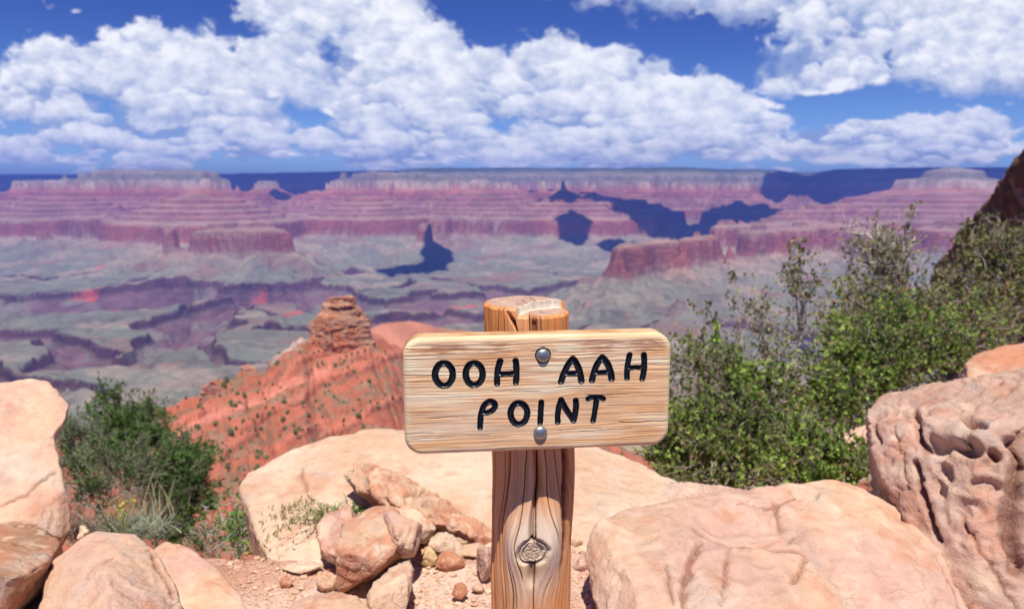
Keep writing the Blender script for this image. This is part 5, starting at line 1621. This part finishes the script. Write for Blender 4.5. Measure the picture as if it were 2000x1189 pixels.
def blades(name, label, cat, base, n, ln, spread, droop, seed, ca_, cb_, wd=.003, heads=False, mat=None, lean=(0, 0, 0), width=.04):
    rg = np.random.RandomState(seed)
    b0 = np.array(at(*base))
    root = empty(name, tuple(b0))
    V, F_, C_, nn_ = [], [], [], 0
    HP, HD = [], []
    for i in range(n):
        a_ = rg.uniform(0, 2 * math.pi)
        d = np.array((math.cos(a_) * spread, math.sin(a_) * spread, 1.0)) * rg.uniform(.6, 1.3, size=3) + np.array(lean)
        d /= np.linalg.norm(d)
        L = ln * rg.uniform(.5, 1.25)
        t = np.linspace(0, 1, 8)[:, None]
        hor = d * np.array((1, 1, 0))
        p0 = rg.normal(size=3) * np.array((width, width * .6, .002))
        P = p0 + d * L * t + (hor * .6 - np.array((0, 0, 1.0))) * droop * L * t ** 2.4
        side = np.cross(d, rg.normal(size=3))
        side /= np.linalg.norm(side)
        w_ = wd * (1 - t ** 2) + .0004
        ring = np.stack([P - side * w_, P + side * w_], 1).reshape(-1, 3)
        V.append(ring)
        F_.append(grid_faces(8, 2, nn_))
        nn_ += 16
        c = lerp(np.array(ca_), np.array(cb_), rg.rand()) * rg.uniform(.8, 1.2)
        C_.append(np.repeat(c[None], 16, 0))
        if heads:
            for k in range(9):
                j = rg.randint(5, 8)
                HP.append(P[j] + rg.normal(size=3) * .005)
                HD.append(np.array((rg.normal() * .3, rg.normal() * .3, -1.0)))
    mesh_np('blades', np.concatenate(V), np.concatenate(F_), mat or M_leaf, parent=root, cols=np.clip(np.concatenate(C_), .01, .8))
    if heads:
        HP, HD = np.array(HP), np.array(HD)
        v_, f_, c_ = leaves(HP, HD, .022, rg, pal(rg, len(HP), (.42, .36, .18), (.30, .26, .10)), .22)
        mesh_np('seed_heads', v_, f_, M_leaf, parent=root, cols=c_, smooth=False)
    return tag(root, label, cat)


blades('sagebrush_tuft', 'silvery grey-green grassy tuft behind the smooth pink rock', 'plant', (250, 1048, 3.9), 460, .19, .8, .25, 31, (.30, .36, .25), (.46, .46, .32), .0028, width=.11, lean=(.05, 0, 0))
blades('dry_grass', 'straw coloured dry grass standing behind the silvery tuft', 'grass clump', (285, 1010, 4.3), 110, .22, .35, .1, 32, (.55, .45, .25), (.62, .54, .34), .0022, width=.12)
blades('dead_weed', 'brown dead twiggy weed between the left slab and the silvery tuft', 'plant', (172, 1045, 3.9), 300, .20, 1.0, .2, 33, (.22, .14, .09), (.42, .30, .20), .0024, width=.11)
yf = blades('flowering_weed', 'thin green weed with tiny yellow flowers in front of the silvery tuft', 'plant', (238, 1048, 3.4), 14, .20, .25, .05, 34, (.25, .30, .08), (.35, .38, .1), .0022, width=.03)
rgf = np.random.RandomState(9)
fp = np.stack([rgf.normal(size=60) * .035, rgf.normal(size=60) * .03, .10 + .10 * rgf.rand(60)], -1)
v_, f_, c_ = leaves(fp, rgf.normal(size=(60, 3)), .012, rgf, pal(rgf, 60, (.62, .55, .05), (.7, .62, .1)), .9)
tag(mesh_np('flowers', v_, f_, M_leaf, parent=yf, cols=c_, smooth=False), kind='stuff')
blades('grass_tuft', 'bright green arching grass tuft growing above the broken rocks', 'grass clump', (668, 1010, 2.78), 90, .14, .9, .6, 35, (.04, .12, .015), (.11, .23, .03), .0026, width=.045, lean=(.25, -.1, 0))
blades('drooping_grass', 'fine drooping grass with buff seed heads in front of the pale slab', 'grass clump', (640, 1015, 2.70), 30, .22, .75, .65, 36, (.30, .34, .12), (.42, .38, .18), .0010, heads=True, width=.02, lean=(-1.0, -.1, .1))

# junipers and scrub dotted over the ridge
bmm = bmesh.new()
bmesh.ops.create_icosphere(bmm, subdivisions=3, radius=1.0)
sv = np.array([q.co[:] for q in bmm.verts])
sf = np.array([[q.index for q in fc.verts] for fc in bmm.faces])
bmm.free()
protos = []
M_scrub, nt, b = mat_new('far_scrub', .9, .1)
nt.put(b, 'Base Color', nt.mix(nt.noise(nt.node('ShaderNodeTexCoord').outputs['Object'], 2.2, 4), (.03, .06, .02), (.16, .19, .08)))
for k in range(4):
    v = sv * (1 + .5 * fbm(sv[:, 0] * 1.7, sv[:, 1] * 1.7, sv[:, 2] * 1.7, 4, .65, seed=900 + k * 7))[:, None] * np.array((1, 1, .95)) + (0, 0, .55)
    me_o = mesh_np('ridge_scrub', v, sf, M_scrub, smooth=False)
    protos.append(me_o)
rgd = np.random.RandomState(12)
pool = []
while len(pool) < 285:
    px, py = rgd.uniform(300, 800), rgd.uniform(660, 1010)
    if px > 470 and py > 925 - (px - 480) * .45 + 20:
        continue
    a, b_ = tanab(px, py)
    ds = np.linspace(330, 860, 260)
    zz_ = hill_z(a * ds, ds)[0]
    ray = CAM_H + b_ * ds
    hit = np.nonzero(zz_ > ray)[0]
    if len(hit) == 0 or hit[0] == 0:
        continue
    d = ds[hit[0]]
    if px < 430 and rgd.rand() < .25 or fbm(np.array([px / 50.]), np.array([py / 35.]), 0, 2, seed=950)[0] < -.25:
        continue
    pool.append((a * d, d, float(zz_[hit[0]])))
for i, (x, y, z) in enumerate(pool):
    if i < 4:
        o = protos[i]
    else:
        o = protos[i % 4].copy()
        COL.objects.link(o)
    s = rgd.uniform(.5, 1.3) if rgd.rand() < .82 else rgd.uniform(1.3, 2.3)
    o.location = (x, y, z - .2 * s)
    o.scale = (s * rgd.uniform(.8, 1.3), s, s * rgd.uniform(.8, 1.9))
    o.rotation_euler = (0, 0, rgd.uniform(0, 6.28))
    tag(o, 'small dark green scrub bush, one of many dotted over the red ridge', 'shrub', 'scrub bushes dotted over the red ridge')
